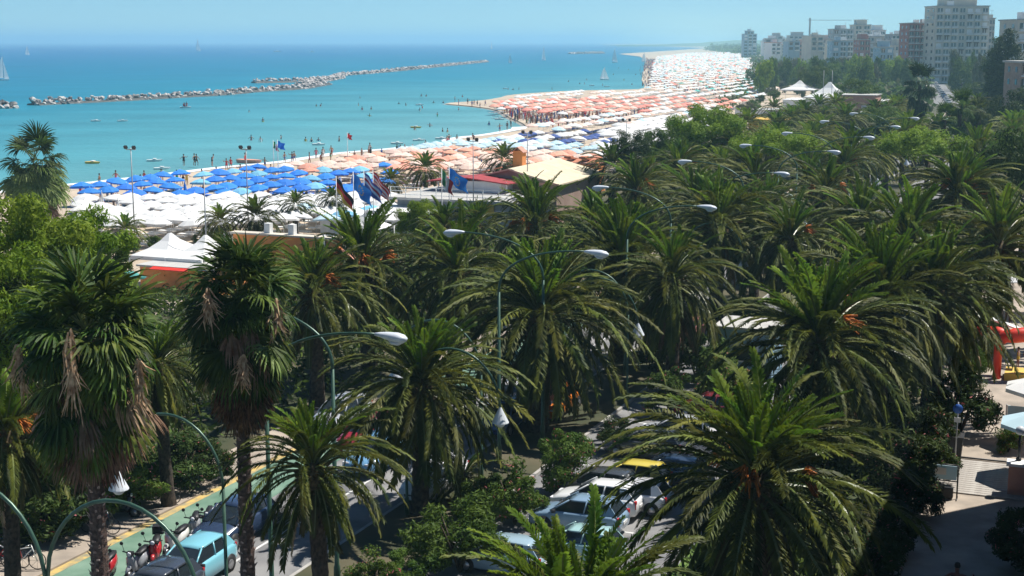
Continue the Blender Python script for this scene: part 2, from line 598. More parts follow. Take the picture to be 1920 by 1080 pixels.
# left footway, cycle lane, parking, roads, median
strip('left_footway', -20, 420, -36.4, -33.95, M['pave'], 0.10, thick=0.1)
strip('cycle_lane', -20, 420, -33.72, -31.0, M['green_lane'], 0.020)
strip('yellow_line', -20, 420, -33.95, -33.58, M['yellow_paint'], 0.026)
strip('left_road', -20, 1800, -31.0, -25.4, M['asphalt'], 0.014)
strip('parking_line', -20, 300, -28.35, -28.23, M['white_paint'], 0.020)
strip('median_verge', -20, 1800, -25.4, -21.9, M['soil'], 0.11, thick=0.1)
strip('kerb', -20, 400, -25.55, -25.4, M['kerb'], 0.125, thick=0.12)
strip('kerb', -20, 400, -21.9, -21.75, M['kerb'], 0.125, thick=0.12)
strip('right_road', -20, 1800, -21.75, -13.0, M['asphalt'], 0.014)
strip('lawn', -20, 400, -13.0, -9.0, M['lawn'], 0.03)
strip('promenade', -20, 600, -7.4, 6, M['pave'], 0.05, thick=0.05)
strip('beach_path', 60, 900, -66, -60, M['pave'], 0.016)
for k in range(14):   # zebra and bay lines on the right parking
    u = 40 + k * 2.6
    a, b, c, d = uv(u, -20.4, 0.02), uv(u, -15.2, 0.02), uv(u + .12, -15.2, 0.02), uv(u + .12, -20.4, 0.02)
    sheet('bay_line', [a, b, c, d], M['white_paint'])

# headland far down the coast
def headland():
    mb = MB()
    pts = [(1150, 0), (1190, 1.0), (1230, 1.6), (1280, 3.2), (1330, 6.5), (1380, 8.5), (1440, 9), (1560, 12), (1700, 12), (1960, 14), (2100, 12)]
    D = 5200.0
    fr, bk = [], []
    n = 60
    for i in range(n + 1):
        px = 1150 + 950 * i / n
        h = 0
        for (a, ha), (b, hb) in zip(pts, pts[1:]):
            if a <= px <= b:
                h = ha + (hb - ha) * (px - a) / (b - a)
        h = h * D / F + rnd.uniform(-1, 1) * min(h, 2.0)
        x = (px - 960) / F * D
        fr.append((x, D - 150, -0.3))
        bk.append((x, D, max(0.2, h + 4)))
    vs = fr + bk + [(x, D + 900, -0.3) for x, _, _ in fr]
    fs = []
    m = n + 1
    for i in range(n):
        fs += [(i, i + 1, m + i + 1, m + i), (m + i, m + i + 1, 2 * m + i + 1, 2 * m + i)]
    mb.add(vs, fs, 0, True)
    part('headland_hills', mb, M['leaf_mid'], None, kind='structure')


headland()

# ---------------------------------------------------------------- breakwaters
M['wet_rock'] = mat('wet_rock', (0.03, 0.03, 0.028), 0.7, (0.09, 0.085, 0.08), 0.8, coords='World')


def rock_mesh(seed):
    r = random.Random(seed)
    bm = bmesh.new()
    bmesh.ops.create_icosphere(bm, subdivisions=1, radius=1.0)
    pl = [Vector((r.uniform(-1, 1), r.uniform(-1, 1), r.uniform(-1, 1))).normalized() for _ in range(7)]
    for v in bm.verts:
        for q in pl:
            d = v.co.dot(q)
            if d > 0.62:
                v.co -= q * (d - 0.62)
        v.co *= r.uniform(0.93, 1.07)
        v.co.x *= 1.25
        v.co.z *= 0.8
    me = bpy.data.meshes.new('boulder')
    bm.to_mesh(me)
    bm.free()
    me.materials.append(M['rock'])
    return me


ROCKS = [rock_mesh(i) for i in range(8)]


def breakwater(label, lines, n_single, width=5.0, size=1.15):
    P0 = at(*lines[0][0])
    root = link('breakwater', None, loc=(P0.x, P0.y, -0.2), label=label, cat='breakwater', group='rock breakwaters off the beach')
    items = []
    for ln in lines:
        P = [at(x, y) for x, y in ln]
        for a, b in zip(P, P[1:]):
            L = (b - a).length
            d = (b - a).normalized()
            n = Vector((-d.y, d.x, 0))
            k = int(L / .8)
            for i in range(k):
                t = (i + rnd.random()) / k
                wv = rnd.triangular(-1, 1, 0)
                h = 1.55 * (1 - abs(wv)) * rnd.uniform(0.6, 1.15) + 0.2
                items.append((a + (b - a) * t + n * wv * width / 2, h, rnd.uniform(0.75, 1.35) * size))
                if rnd.random() < 0.9:
                    items.append((a + (b - a) * t + n * rnd.uniform(-1, 1) * width * 0.5, 0.1, rnd.uniform(0.8, 1.3) * size))
    core = MB()
    for ln in lines:
        P = smooth_line([at(x, y) for x, y in ln], 4)
        rings = []
        for i, p in enumerate(P):
            d = (P[min(i + 1, len(P) - 1)] - P[max(i - 1, 0)]).normalized()
            n = Vector((-d.y, d.x, 0))
            hh_, ww = rnd.uniform(.5, 1.0), width * .5 * rnd.uniform(.85, 1.15)
            o = Vector((P0.x, P0.y, 0))
            rings.append([p - o + n * ww * 1.15 + Vector((0, 0, -.3)), p - o + n * ww * .8 + Vector((0, 0, hh_ * .7)), p - o + Vector((0, 0, hh_)), p - o - n * ww * .8 + Vector((0, 0, hh_ * .7)), p - o - n * ww * 1.15 + Vector((0, 0, -.3))])
        core.loft(rings, smooth=False)
    part('rubble_core', core, M['wet_rock'], root, kind='stuff')
    items.sort(key=lambda q: q[0].length)
    for p, h, s in items[:n_single]:
        o = link('boulder', rnd.choice(ROCKS), root, loc=(p.x - P0.x, p.y - P0.y, h), sc=s)
        o.rotation_euler = (rnd.uniform(-.6, .6), rnd.uniform(-.6, .6), rnd.uniform(0, 6.3))
    if items[n_single:]:
        mb = MB()
        for p, h, s in items[n_single:]:
            me = rnd.choice(ROCKS)
            rot = Matrix.Rotation(rnd.uniform(0, 6.3), 3, 'Z') @ Matrix.Rotation(rnd.uniform(-.6, .6), 3, 'X')
            mb.add([rot @ (v.co * s) + Vector((p.x - P0.x, p.y - P0.y, h)) for v in me.vertices], [tuple(q.vertices) for q in me.polygons])
        part('far_boulders', mb, M['rock'], root, kind='stuff')


breakwater('long curving breakwater of pale boulders reaching towards the sandy spit',
           [[(62, 196), (240, 187), (415, 177), (480, 171), (560, 166), (612, 158)],
            [(475, 155), (560, 153), (620, 148), (645, 141), (720, 135), (800, 127), (870, 120), (912, 116)], [(560, 160), (640, 146)]], 300, 5.0, .85)
breakwater('short end of a pale boulder breakwater cut by the left edge of the picture', [[(-60, 204), (28, 201)]], 60)
breakwater('thin far breakwater with pale rocks, out beyond the tip of the long one',
           [[(1068, 101), (1130, 100)]], 30, 9, 2.2)

# ================================================================ PALMS
def frond_arrays(L, e0, e1, npairs, ll, lw, vee, seed, pw=1.0, side=0.0, segs=9):
    """returns (leaflet quads, rachis verts+faces) for a feather frond going out along +X"""
    r = np.random.RandomState(seed)
    n = 24
    pts = [np.zeros(3)]
    for i in range(n):
        t = (i + 0.5) / n
        e = R(e0 + (e1 - e0) * t ** pw)
        pts.append(pts[-1] + np.array([math.cos(e), side * t, math.sin(e)]) * L / n)
    pts = np.array(pts)
    quads = []
    for k in range(npairs):
        t = 0.16 + 0.84 * (k + 0.5) / npairs
        x = t * n
        i = min(int(x), n - 1)
        p = pts[i] + (pts[i + 1] - pts[i]) * (x - i)
        T = pts[i + 1] - pts[i]
        T /= np.linalg.norm(T)
        B = np.array([0, 1.0, 0])
        N = np.cross(T, B)
        if N[2] < 0 and abs(T[2]) < 0.99:
            N = -N
        N /= np.linalg.norm(N)
        prof = min(1.0, 0.35 + 2.3 * (t - 0.16)) * (1.0 if t < 0.6 else max(0.25, 1 - 1.6 * (t - 0.6) ** 1.2))
        for s in (-1, 1):
            l = ll * prof * r.uniform(0.85, 1.12)
            sw = R(36 + 20 * (1 - t) + r.uniform(-9, 9))
            va = R(vee + r.uniform(-16, 16))
            D = T * math.cos(sw) + (B * s * math.cos(va) + N * math.sin(va)) * math.sin(sw)
            D /= np.linalg.norm(D)
            W = np.cross(D, N)
            W = W / (np.linalg.norm(W) + 1e-6)
            W = W * math.cos(0.5 * s) + N * math.sin(0.5 * s)
            mid = p + D * l * 0.55 + np.array([0, 0, -0.03 * l])
            tip = p + D * l + np.array([0, 0, -0.22 * l])
            hw = lw / 2
            quads.append([p - W * hw * 0.6, p + W * hw * 0.6, mid + W * hw, mid - W * hw])
            quads.append([mid - W * hw, mid + W * hw, tip + W * hw * .15, tip - W * hw * .15])
    mb = MB()
    idx = np.linspace(0, n, segs).astype(int)
    mb.tube([pts[i] for i in idx], [0.055 * (1 - 0.8 * j / (segs - 1)) + 0.006 for j in range(segs)], 3, cap=False)
    return np.array(quads), mb


def frond_mesh(name, m, **kw):
    q, mb = frond_arrays(**kw)
    me = quads_mesh(name, q, [m, M['rachis']])
    bm = bmesh.new()
    bm.from_mesh(me)
    o = len(bm.verts)
    nv = [bm.verts.new(v) for v in mb.v]
    for f in mb.f:
        fc = bm.faces.new([nv[i] for i in f])
        fc.material_index = 1
    bm.to_mesh(me)
    bm.free()
    return me


FCLASS = [  # L, e0, e1, vee, material, power, leaflets length
    (2.7, 84, 66, 38, 'frond_young', 1.2, .42),
    (3.5, 70, 22, 30, 'frond_young', 1.4, .50),
    (4.3, 58, -22, 26, 'frond', 1.2, .54),
    (4.8, 44, -50, 20, 'frond', 1.1, .56),
    (4.95, 30, -66, 14, 'frond', 1.0, .56),
    (4.7, 10, -74, 8, 'frond', .9, .55),
    (4.1, -12, -84, 0, 'frond', .8, .5),
    (3.4, -38, -88, -6, 'frond_old', .7, .42),
]
FR = []
for ci, (L, e0, e1, ve, mm, pw, ll) in enumerate(FCLASS):
    FR.append([frond_mesh('frond', M[mm], L=L * (0.94 + 0.06 * k), e0=e0 + 5 * (k - 1), e1=e1 + 7 * (k - 1), npairs=72, ll=ll * .76, lw=0.062,
                          vee=ve, seed=ci * 7 + k, pw=pw, side=(-.2, 0.02, .2)[k]) for k in range(3)])

DEADFR = [frond_mesh('dead_frond', M['fan_dead'], L=3.6, e0=-8 - 18 * k, e1=-86, npairs=50, ll=.3, lw=.055, vee=0, seed=90 + k, pw=.6, side=.1) for k in range(3)]


def fruit_mesh(seed):
    r = random.Random(seed)
    mb = MB()
    for k in range(34):
        a, e = r.uniform(-.7, .7), r.uniform(-.2, .9)
        d = Vector((math.cos(a) * math.cos(e), math.sin(a) * math.cos(e), math.sin(e)))
        L = r.uniform(.45, .8)
        p0 = Vector((.9, 0, .25))
        mb.tube([p0, p0 + d * L * .6, p0 + d * L + Vector((0, 0, -.28))], [.016, .028, .02], 3)
    mb.tube([(0, 0, 0), (.5, 0, .2), (.95, 0, .27)], [.04, .035, .03], 4)
    return mb.mesh('fruit_cluster', M['fruit'])


FRUIT = [fruit_mesh(i) for i in range(3)]


def trunk_mesh(h, seed):
    r = random.Random(seed)
    mb = MB()
    rings = []
    nseg, n = int(h / .22), 14
    for i in range(nseg + 1):
        z = h * i / nseg
        base = .36 + .14 * math.exp(-z / .5) + (.05 if z > h - 1.2 else 0)
        ring = []
        for k in range(n):
            a = 2 * math.pi * (k + (.5 if i % 2 else 0)) / n
            q = base * (1 + (.055 if (k + i) % 2 else -.03) + r.uniform(-.02, .02))
            ring.append(Vector((q * math.cos(a), q * math.sin(a), z)))
        rings.append(ring)
    mb.loft(rings, smooth=False)
    return mb.mesh('trunk', M['palm_trunk'])


def boss_mesh(seed):
    """ball of cut frond stubs under the crown"""
    r = random.Random(seed)
    mb = MB()
    mb.lathe([(.34, -1.15), (.52, -.8), (.62, -.35), (.52, .1), (.25, .5), (.05, .6)], 12)
    for i in range(60):
        a = i * 2.399
        z = -1.0 + 1.3 * i / 60
        rr = .5 + .12 * math.sin((z + 1) * 2)
        c = Vector((rr * math.cos(a), rr * math.sin(a), z))
        d = Vector((math.cos(a), math.sin(a), .8)).normalized()
        mb.tube([c, c + d * r.uniform(.18, .34)], [.07, .05], 4, smooth=False)
    return mb.mesh('stub_boss', M['frond_base'])


TRUNKS = {}
BOSS = [boss_mesh(i) for i in range(2)]


def get_trunk(h):
    k = round(h * 2) / 2
    if k not in TRUNKS:
        TRUNKS[k] = trunk_mesh(k, int(k * 10))
    return TRUNKS[k], h / k


def date_palm(x, y, hh, scale, label, group, nf=84, fruit=0, old=7, young=1.0, seed=0, spread=1.0, z0=0.0, dead=None):
    """feather palm: heart at height hh"""
    r = random.Random(seed)
    root = link('date_palm', None, loc=(x, y, z0), label=label, cat='palm tree', group=group)
    root.rotation_euler = (r.uniform(-.05, .05), r.uniform(-.05, .05), 0)
    old = old - r.choice((0, 0, 1))
    spread *= r.uniform(.92, 1.08)
    droop = r.uniform(-.10, .16)
    th = max(0.5, hh - .9 * scale)
    tm, ts = get_trunk(th)
    o = link('trunk', tm, root)
    o.scale = (scale, scale, ts)
    b = link('stub_boss', r.choice(BOSS), root, loc=(0, 0, hh), sc=scale)
    a0 = r.uniform(0, 6.28)
    for i in range(nf):
        t = (i + .5) / nf
        # more mature than spear fronds
        if t < .09 * young:
            c = 0
        elif t < .19 * young:
            c = 1
        else:
            c = 2 + int((t - .19 * young) / (1 - .19 * young) * (old - 2 + .999))
        c = min(c, old)
        me = FR[c][r.randrange(3)]
        o = link('frond', me, root, loc=(0, 0, hh + .25 * scale - .5 * scale * t))
        o.rotation_euler = (r.uniform(-.3, .3), r.uniform(-.16, .16) + (droop if c > 1 else 0), a0 + i * 2.39996 + r.uniform(-.3, .3))
        s = scale * r.uniform(.78, 1.1) * (spread if c > 1 else 1)
        o.scale = (s, s, s)
    for i in range(dead if dead is not None else r.choice((0, 2, 4, 7))):
        o = link('dead_frond', r.choice(DEADFR), root, loc=(0, 0, hh - .3 * scale))
        o.rotation_euler = (r.uniform(-.3, .3), r.uniform(-.2, .25), r.uniform(0, 6.28))
        o.scale = [scale * r.uniform(.8, 1.1)] * 3
    for i in range(fruit):
        o = link('fruit_cluster', r.choice(FRUIT), root, loc=(0, 0, hh + .05), sc=scale * 1.15)
        o.rotation_euler = (0, r.uniform(-.5, .1), a0 + i * 2 * math.pi / fruit + r.uniform(-.3, .3))
    return root


def crown_mesh(seed, nf, npairs, lw=.11):
    """light crown for palms far off: all fronds in one mesh"""
    r = random.Random(seed)
    Q, mi = [], []
    mb = MB()
    for i in range(nf):
        t = (i + .5) / nf
        c = 0 if t < .08 else 1 if t < .2 else 2 + int((t - .2) / .8 * 4.999)
        L, e0, e1, ve, mm, pw, ll = FCLASS[c]
        q, m2 = frond_arrays(L * r.uniform(.9, 1.05), e0 + r.uniform(-6, 6), e1 + r.uniform(-8, 8), npairs, ll, lw, ve, seed * 100 + i, pw, r.uniform(-.15, .15), 4)
        a = i * 2.39996
        rot = np.array(Matrix.Rotation(a, 3, 'Z'))
        Q.append(q @ rot.T + np.array([0, 0, .2 - .4 * t]))
        mi += [1 if c < 2 else 0] * len(q)
        M3 = Matrix.Rotation(a, 3, 'Z')
        mb.add([M3 @ Vector(v) for v in m2.v], m2.f)
    Q = np.concatenate(Q)
    me = quads_mesh('crown', Q, [M['frond'], M['frond_young'], M['rachis']], mi)
    return me


CROWNS = [crown_mesh(i + 1, 70, 30, .13) for i in range(4)]


def far_palm(x, y, hh, scale, label, group, seed=0):
    r = random.Random(seed)
    root = link('date_palm', None, loc=(x, y, 0), label=label, cat='palm tree', group=group)
    tm, ts = get_trunk(max(.5, hh - .9 * scale))
    o = link('trunk', tm, root)
    o.scale = (scale, scale, ts)
    link('crown', r.choice(CROWNS), root, loc=(0, 0, hh), rz=r.uniform(0, 6.28), sc=scale)
    return root


# ---- fan palms
def fan_mesh(seed, m, droop, nseg=30, rad=1.05, pet=1.15, e0=30, fold=0.0, pet_droop=25):
    r = np.random.RandomState(seed)
    e = R(e0)
    P = [np.zeros(3)]
    for i in range(6):
        a = e - R(pet_droop) * (i + 1) / 6
        P.append(P[-1] + np.array([math.cos(a), 0, math.sin(a)]) * pet / 6)
    T = P[-1] - P[-2]
    T /= np.linalg.norm(T)
    B = np.array([0, 1.0, 0])
    N = np.cross(T, B)
    N = N if N[2] > 0 else -N
    hub = P[-1]
    Q = []
    for k in range(nseg):
        f = (k + .5) / nseg * 2 - 1
        a = f * R(118) * (1 - fold)
        l = rad * (1 - .25 * abs(f) ** 2) * r.uniform(.9, 1.1)
        D = T * math.cos(a) + B * math.sin(a) + N * (.12 * math.cos(k * 2.2) - .1)
        D /= np.linalg.norm(D)
        Wd = np.cross(D, N)
        Wd /= np.linalg.norm(Wd)
        Wd = Wd * .9 + N * (.45 if k % 2 else -.45)
        w1 = rad * 2.1 * (1 - fold * .7) / nseg * .62
        p1 = hub + D * l * .55 - np.array([0, 0, .05 * droop])
        D2 = D + np.array([0, 0, -1.0]) * droop
        D2 /= np.linalg.norm(D2)
        p2 = p1 + D2 * l * .32
        D3 = D2 + np.array([0, 0, -1.6]) * droop
        D3 /= np.linalg.norm(D3)
        p3 = p2 + D3 * l * .22
        Q.append([hub - Wd * .01, hub + Wd * .01, p1 + Wd * w1, p1 - Wd * w1])
        Q.append([p1 - Wd * w1, p1 + Wd * w1, p2 + Wd * w1 * .55, p2 - Wd * w1 * .55])
        Q.append([p2 - Wd * w1 * .55, p2 + Wd * w1 * .55, p3 + Wd * .004, p3 - Wd * .004])
    me = quads_mesh('fan_leaf', np.array(Q), [M[m], M['rachis'] if 'dead' not in m and m != 'skirt' else M[m]])
    mb = MB().tube([Vector(p) for p in P], [.03, .027, .024, .02, .018, .016, .014], 4, cap=False)
    bm = bmesh.new()
    bm.from_mesh(me)
    nv = [bm.verts.new(v) for v in mb.v]
    for f in mb.f:
        bm.faces.new([nv[i] for i in f]).material_index = 1
    bm.to_mesh(me)
    bm.free()
    return me


FAN = {
    'up': [fan_mesh(i, 'fan', .25, e0=76 - 12 * i, pet_droop=14) for i in range(3)],
    'out': [fan_mesh(10 + i, 'fan', .6, e0=36 - 14 * i, pet_droop=34) for i in range(3)],
    'down': [fan_mesh(20 + i, 'fan', 1.0, e0=-12 - 16 * i, pet_droop=40, fold=.15) for i in range(3)],
    'bright': [fan_mesh(30 + i, 'fan_bright', .6, e0=10 - 25 * i, pet_droop=45) for i in range(2)],
    'dead': [fan_mesh(40 + i, 'fan_dead', 1.1, nseg=22, e0=-20 - 20 * i, pet_droop=40, fold=.62) for i in range(3)],
    'skirt': [fan_mesh(50 + i, 'skirt', 1.2, nseg=20, rad=1.15, pet=.75, e0=-52 - 12 * i, pet_droop=22, fold=.55) for i in range(3)],
}


def fan_trunk(h, rb, rt, seed, boots=260):
    r = random.Random(seed)
    mb = MB()
    rings = []
    n = 14
    ns = int(h / .14)
    for i in range(ns + 1):
        z = h * i / ns
        b = rt + (rb - rt) * (1 - z / h) + .1 * math.exp(-z / .4)
        rings.append([Vector((b * (1 + r.uniform(-.07, .07)) * math.cos(2 * math.pi * k / n), b * (1 + r.uniform(-.07, .07)) * math.sin(2 * math.pi * k / n), z)) for k in range(n)])
    mb.loft(rings, smooth=False)
    bb = MB()
    for i in range(boots):
        z = h * (i + r.random()) / boots
        a = i * 2.39996 + r.uniform(-.3, .3)
        b = rt + (rb - rt) * (1 - z / h)
        c = Vector((b * math.cos(a), b * math.sin(a), z))
        o = Vector((math.cos(a), math.sin(a), r.uniform(.4, 1.4))).normalized()
        s = Vector((-math.sin(a), math.cos(a), 0)) * r.uniform(.03, .065)
        L = r.uniform(.05, .14)
        bb.add([c - s, c + s, c + o * L + s * .4, c + o * L - s * .4, c - s + Vector((0, 0, -.05)), c + s + Vector((0, 0, -.05))],
               [(0, 1, 2, 3), (4, 5, 2, 3), (0, 4, 3), (1, 2, 5)])
    return mb.mesh('trunk', M['fan_trunk']), bb.mesh('leaf_bases', M['boot'])


def fan_palm(x, y, hh, scale, label, counts=(18, 34, 40, 5, 14, 60), skirt_len=2.2, seed=0, boots=260, group=None, name='fan_palm'):
    r = random.Random(seed)
    root = link(name, None, loc=(x, y, 0), label=label, cat='palm tree', group=group)
    t, b = fan_trunk(hh, .27 * scale, .2 * scale, seed, boots)
    link('trunk', t, root)
    o = link('leaf_bases', b, root, kind='stuff')
    i = 0
    for kind, n, zr, sc in (('up', counts[0], (.0, .3), 1), ('out', counts[1], (-.3, .15), 1), ('down', counts[2], (-1.7, -.1), 1),
                            ('bright', counts[3], (-1.3, -.1), 1), ('dead', counts[4], (-1.7, .0), 1.1), ('skirt', counts[5], (-skirt_len, -.8), .84)):
        for k in range(n):
            i += 1
            nm = 'fan_leaf' if kind in ('up', 'out', 'down', 'bright') else 'dead_leaf'
            o = link(nm, r.choice(FAN[kind]), root, loc=(0, 0, hh + r.uniform(*zr) * scale))
            o.rotation_euler = (r.uniform(-.5, .5), r.uniform(-.42, .42), i * 2.39996 + r.uniform(-.5, .5))
            o.scale = [scale * sc * r.uniform(.7, 1.22)] * 3
    return root


def fan_crown(seed):
    """small merged crown for far fan palms"""
    r = random.Random(seed)
    V, mi = [], []
    for kind, n, zr, ix in (('up', 10, (0, .3), 0), ('out', 16, (-.3, .1), 0), ('down', 14, (-1.2, -.2), 0), ('skirt', 16, (-1.8, -.8), 1)):
        for k in range(n):
            me = r.choice(FAN[kind])
            a = r.uniform(0, 6.28)
            n4 = len(me.polygons)
            co_ = np.empty(len(me.vertices) * 3)
            me.vertices.foreach_get('co', co_)
            co_ = co_.reshape(-1, 3)
            fs = [p for p in me.polygons if len(p.vertices) == 4 and p.material_index == 0]
            arr = np.array([[co_[j] for j in p.vertices] for p in fs])
            rot = np.array(Matrix.Rotation(a, 3, 'Z'))
            V.append(arr @ rot.T + np.array([0, 0, r.uniform(*zr)]))
            mi += [ix] * len(fs)
    return quads_mesh('crown', np.concatenate(V), [M['fan'], M['skirt']], mi)


# ---------------------------------------------------------------- the palms one can tell apart
PG = 'date palms along the sea front'
NEAR = [  # px, py of the heart, heart height, crown radius in px, fruit, youth, label
    (1010, 602, 5.6, 205, 0, 1.0, 'date palm in the centre of the picture with pale underside fronds and dark trunk'),
    (602, 885, 6.1, 175, 0, 1.4, 'lower left date palm with a tight rosette above the grey road'),
    (785, 728, 5.3, 185, 0, 1.2, 'date palm behind the white street lamp head, on a thick dark trunk'),
    (1400, 908, 6.1, 285, 3, 1.5, 'biggest date palm, lower right, with lime spear fronds and long arching fronds'),
    (1545, 655, 6.4, 255, 2, 1.3, 'wide date palm behind the biggest one, fronds sweeping left over the parked cars'),
    (1060, 1230, 5.6, 330, 0, 1.9, 'date palm cut by the bottom edge, its upright fronds before the blue car'),
    (1655, 575, 6.4, 205, 1, 1.4, 'date palm right of the wide one, upright fronds in front of the darkest crown'),
    (1755, 560, 6.2, 190, 0, .8, 'dark drooping date palm beside the promenade, above the black shade'),
    (1700, 462, 6.4, 190, 0, .9, 'very dark date palm with a black heart, in the right palm row'),
    (1345, 430, 6.3, 150, 0, .8, 'dark date palm with whitish hanging fronds beside two small white lamps'),
    (1160, 500, 5.8, 190, 0, 1.5, 'date palm with bright upright fronds right of the second street lamp'),
    (1795, 375, 6.6, 185, 4, 1.2, 'date palm with orange fruit near the right edge of the picture'),
    (690, 505, 6.2, 165, 4, 1.3, 'date palm with orange fruit clusters left of centre, near the orange building'),
    (590, 555, 6.0, 155, 3, 1.4, 'date palm with orange fruit just right of the second fan palm'),
    (850, 520, 6.0, 160, 0, 1.0, 'date palm under the arm of the left pointing street lamp'),
    (1000, 428, 6.3, 125, 4, 1.1, 'date palm with a bright orange fruit ring, centre of the middle distance'),
    (988, 376, 6.0, 66, 0, .8, 'dark date palm just in front of the cream roof'),
    (1190, 362, 6.3, 110, 1, 1.0, 'date palm behind the third left pointing lamp head'),
    (1110, 425, 6.0, 90, 0, 1.5, 'light green date palm between the cream roof and the second lamp'),
    (1420, 345, 6.4, 110, 0, 1.0, 'date palm below the third street lamp arm of the right row'),
    (1540, 365, 6.2, 100, 2, .9, 'date palm with a yellowish side next to a small white cone lamp'),
    (5, 820, 6.2, 165, 4, .9, 'date palm with a big orange fruit spray, cut by the left edge'),
    (62, 735, 5.6, 130, 0, 1.0, 'date palm half hidden behind the nearest fan palm'),
    (305, 690, 5.9, 130, 0, 1.0, 'date palm between the two fan palms with yellowing hanging fronds'),
    (1590, 300, 6.2, 95, 1, 1.1, 'date palm under the second farthest lamp arm, between the two umbrella pines'),
    (1840, 300, 6.6, 105, 0, 1.3, 'date palm with upright fronds by the far street on the right'),
    (1875, 470, 6.2, 150, 0, 1.0, 'dark date palm at the right edge behind the fruiting one'),
    (1265, 530, 6.0, 150, 0, .8, 'date palm with brown dead leaves hanging beside the cone lamp'),
    (900, 425, 5.4, 70, 0, 1.5, 'small palm with lime upright fronds in front of the white umbrellas'),
    (838, 430, 5.4, 70, 0, 1.5, 'small upright palm right of the bright green shrub'),
    (1300, 385, 6.2, 110, 0, 1.1, 'palm behind the third street lamp arm of the right row, partly hidden'),
    (1480, 455, 6.0, 120, 1, .8, 'shaded date palm right of the cone lamp pair'),
    (1605, 430, 6.0, 120, 0, .9, 'shaded palm between the lamp pair and the black hearted palm'),
]
placed = []
for i, (px, py, hh, rp, fr, yo, lab) in enumerate(NEAR):
    p = at(px, py, hh)
    d = (p - Vector((0, 0, CAM_H))).length
    sc = rp * d / F / 4.25
    sc = max(.7, min(1.3, sc))
    placed.append(to_uv(p.x, p.y))
    date_palm(p.x, p.y, hh, sc, lab, PG, nf=(165 if rp > 180 else 125 if rp > 110 else 90), fruit=fr, young=yo, seed=i + 3, dead=(16 if 'brown dead' in lab else 10 if 'yellow' in lab else None))

# further down the three rows
k = 0
for row, v in (('left of the road', -37.5), ('in the median', -23.5), ('beside the promenade', -9.5), ('by the beach clubs', -48)):
    u = 70
    while u < 300:
        u += rnd.uniform(9, 13) if v != -48 else rnd.uniform(9, 14)
        vv = v + rnd.uniform(-1.6, 1.6)
        if u < 96 and v > -45:
            continue
        p = uv(u, vv)
        q = pix(Vector((p.x, p.y, 6)))
        if not (-60 < q[0] < 1990):
            continue
        if any(abs(u - a) < 7 and abs(vv - b) < 5 for a, b in placed):
            continue
        q2 = pix(Vector((p.x, p.y, 8)))
        if q[0] < 1120 or (1695 < q[0] < 1800 and q2[1] < 205):
            continue
        placed.append((u, vv))
        k += 1
        lab = f'date palm in the dense row {row}, beyond the named palms'
        if u < 150:
            date_palm(p.x, p.y, rnd.uniform(5.6, 6.6), rnd.uniform(.88, 1.05), lab, 'palms in the row ' + row, nf=80, fruit=rnd.choice((0, 0, 1, 2)),
                      young=rnd.uniform(.7, 1.6), seed=500 + k)
        else:
            far_palm(p.x, p.y, rnd.uniform(4.6, 6.4), rnd.uniform(.85, 1.0), lab, 'palms in the row ' + row, seed=k)

# the two big fan palms in front, the one at the left edge and the far dark ones
p = at(165, 640, 10.9)
fan_palm(p.x, p.y, 10.9, 1.0, 'nearest fan palm, left, with long strings of pale brown dead leaves', counts=(24, 50, 84, 9, 46, 130), skirt_len=2.5, seed=21)
p = at(447, 560, 11.3)
fan_palm(p.x, p.y, 11.3, .9, 'second fan palm, right of the nearest, with reddish dead skirt and speckled trunk', counts=(24, 46, 74, 7, 30, 130), skirt_len=3.0, seed=22)


def stalk_mesh(seed, L):
    r = random.Random(seed)
    mb = MB()
    for k in range(46):
        a = r.uniform(0, 6.28)
        q = r.uniform(.02, .22)
        z = -r.uniform(0, .5) * L
        l = r.uniform(.2, .9) * L * .6
        x, y = q * math.cos(a), q * math.sin(a)
        mb.tube([(x * .3, y * .3, z), (x, y, z - l * .5), (x * 1.5 + r.uniform(-.25, .25), y * 2 + r.uniform(-.15, .15), z - l)], [.03, .025, .006], 3, smooth=False)
    return mb.mesh('dead_flower_stalk', M['stalk'])


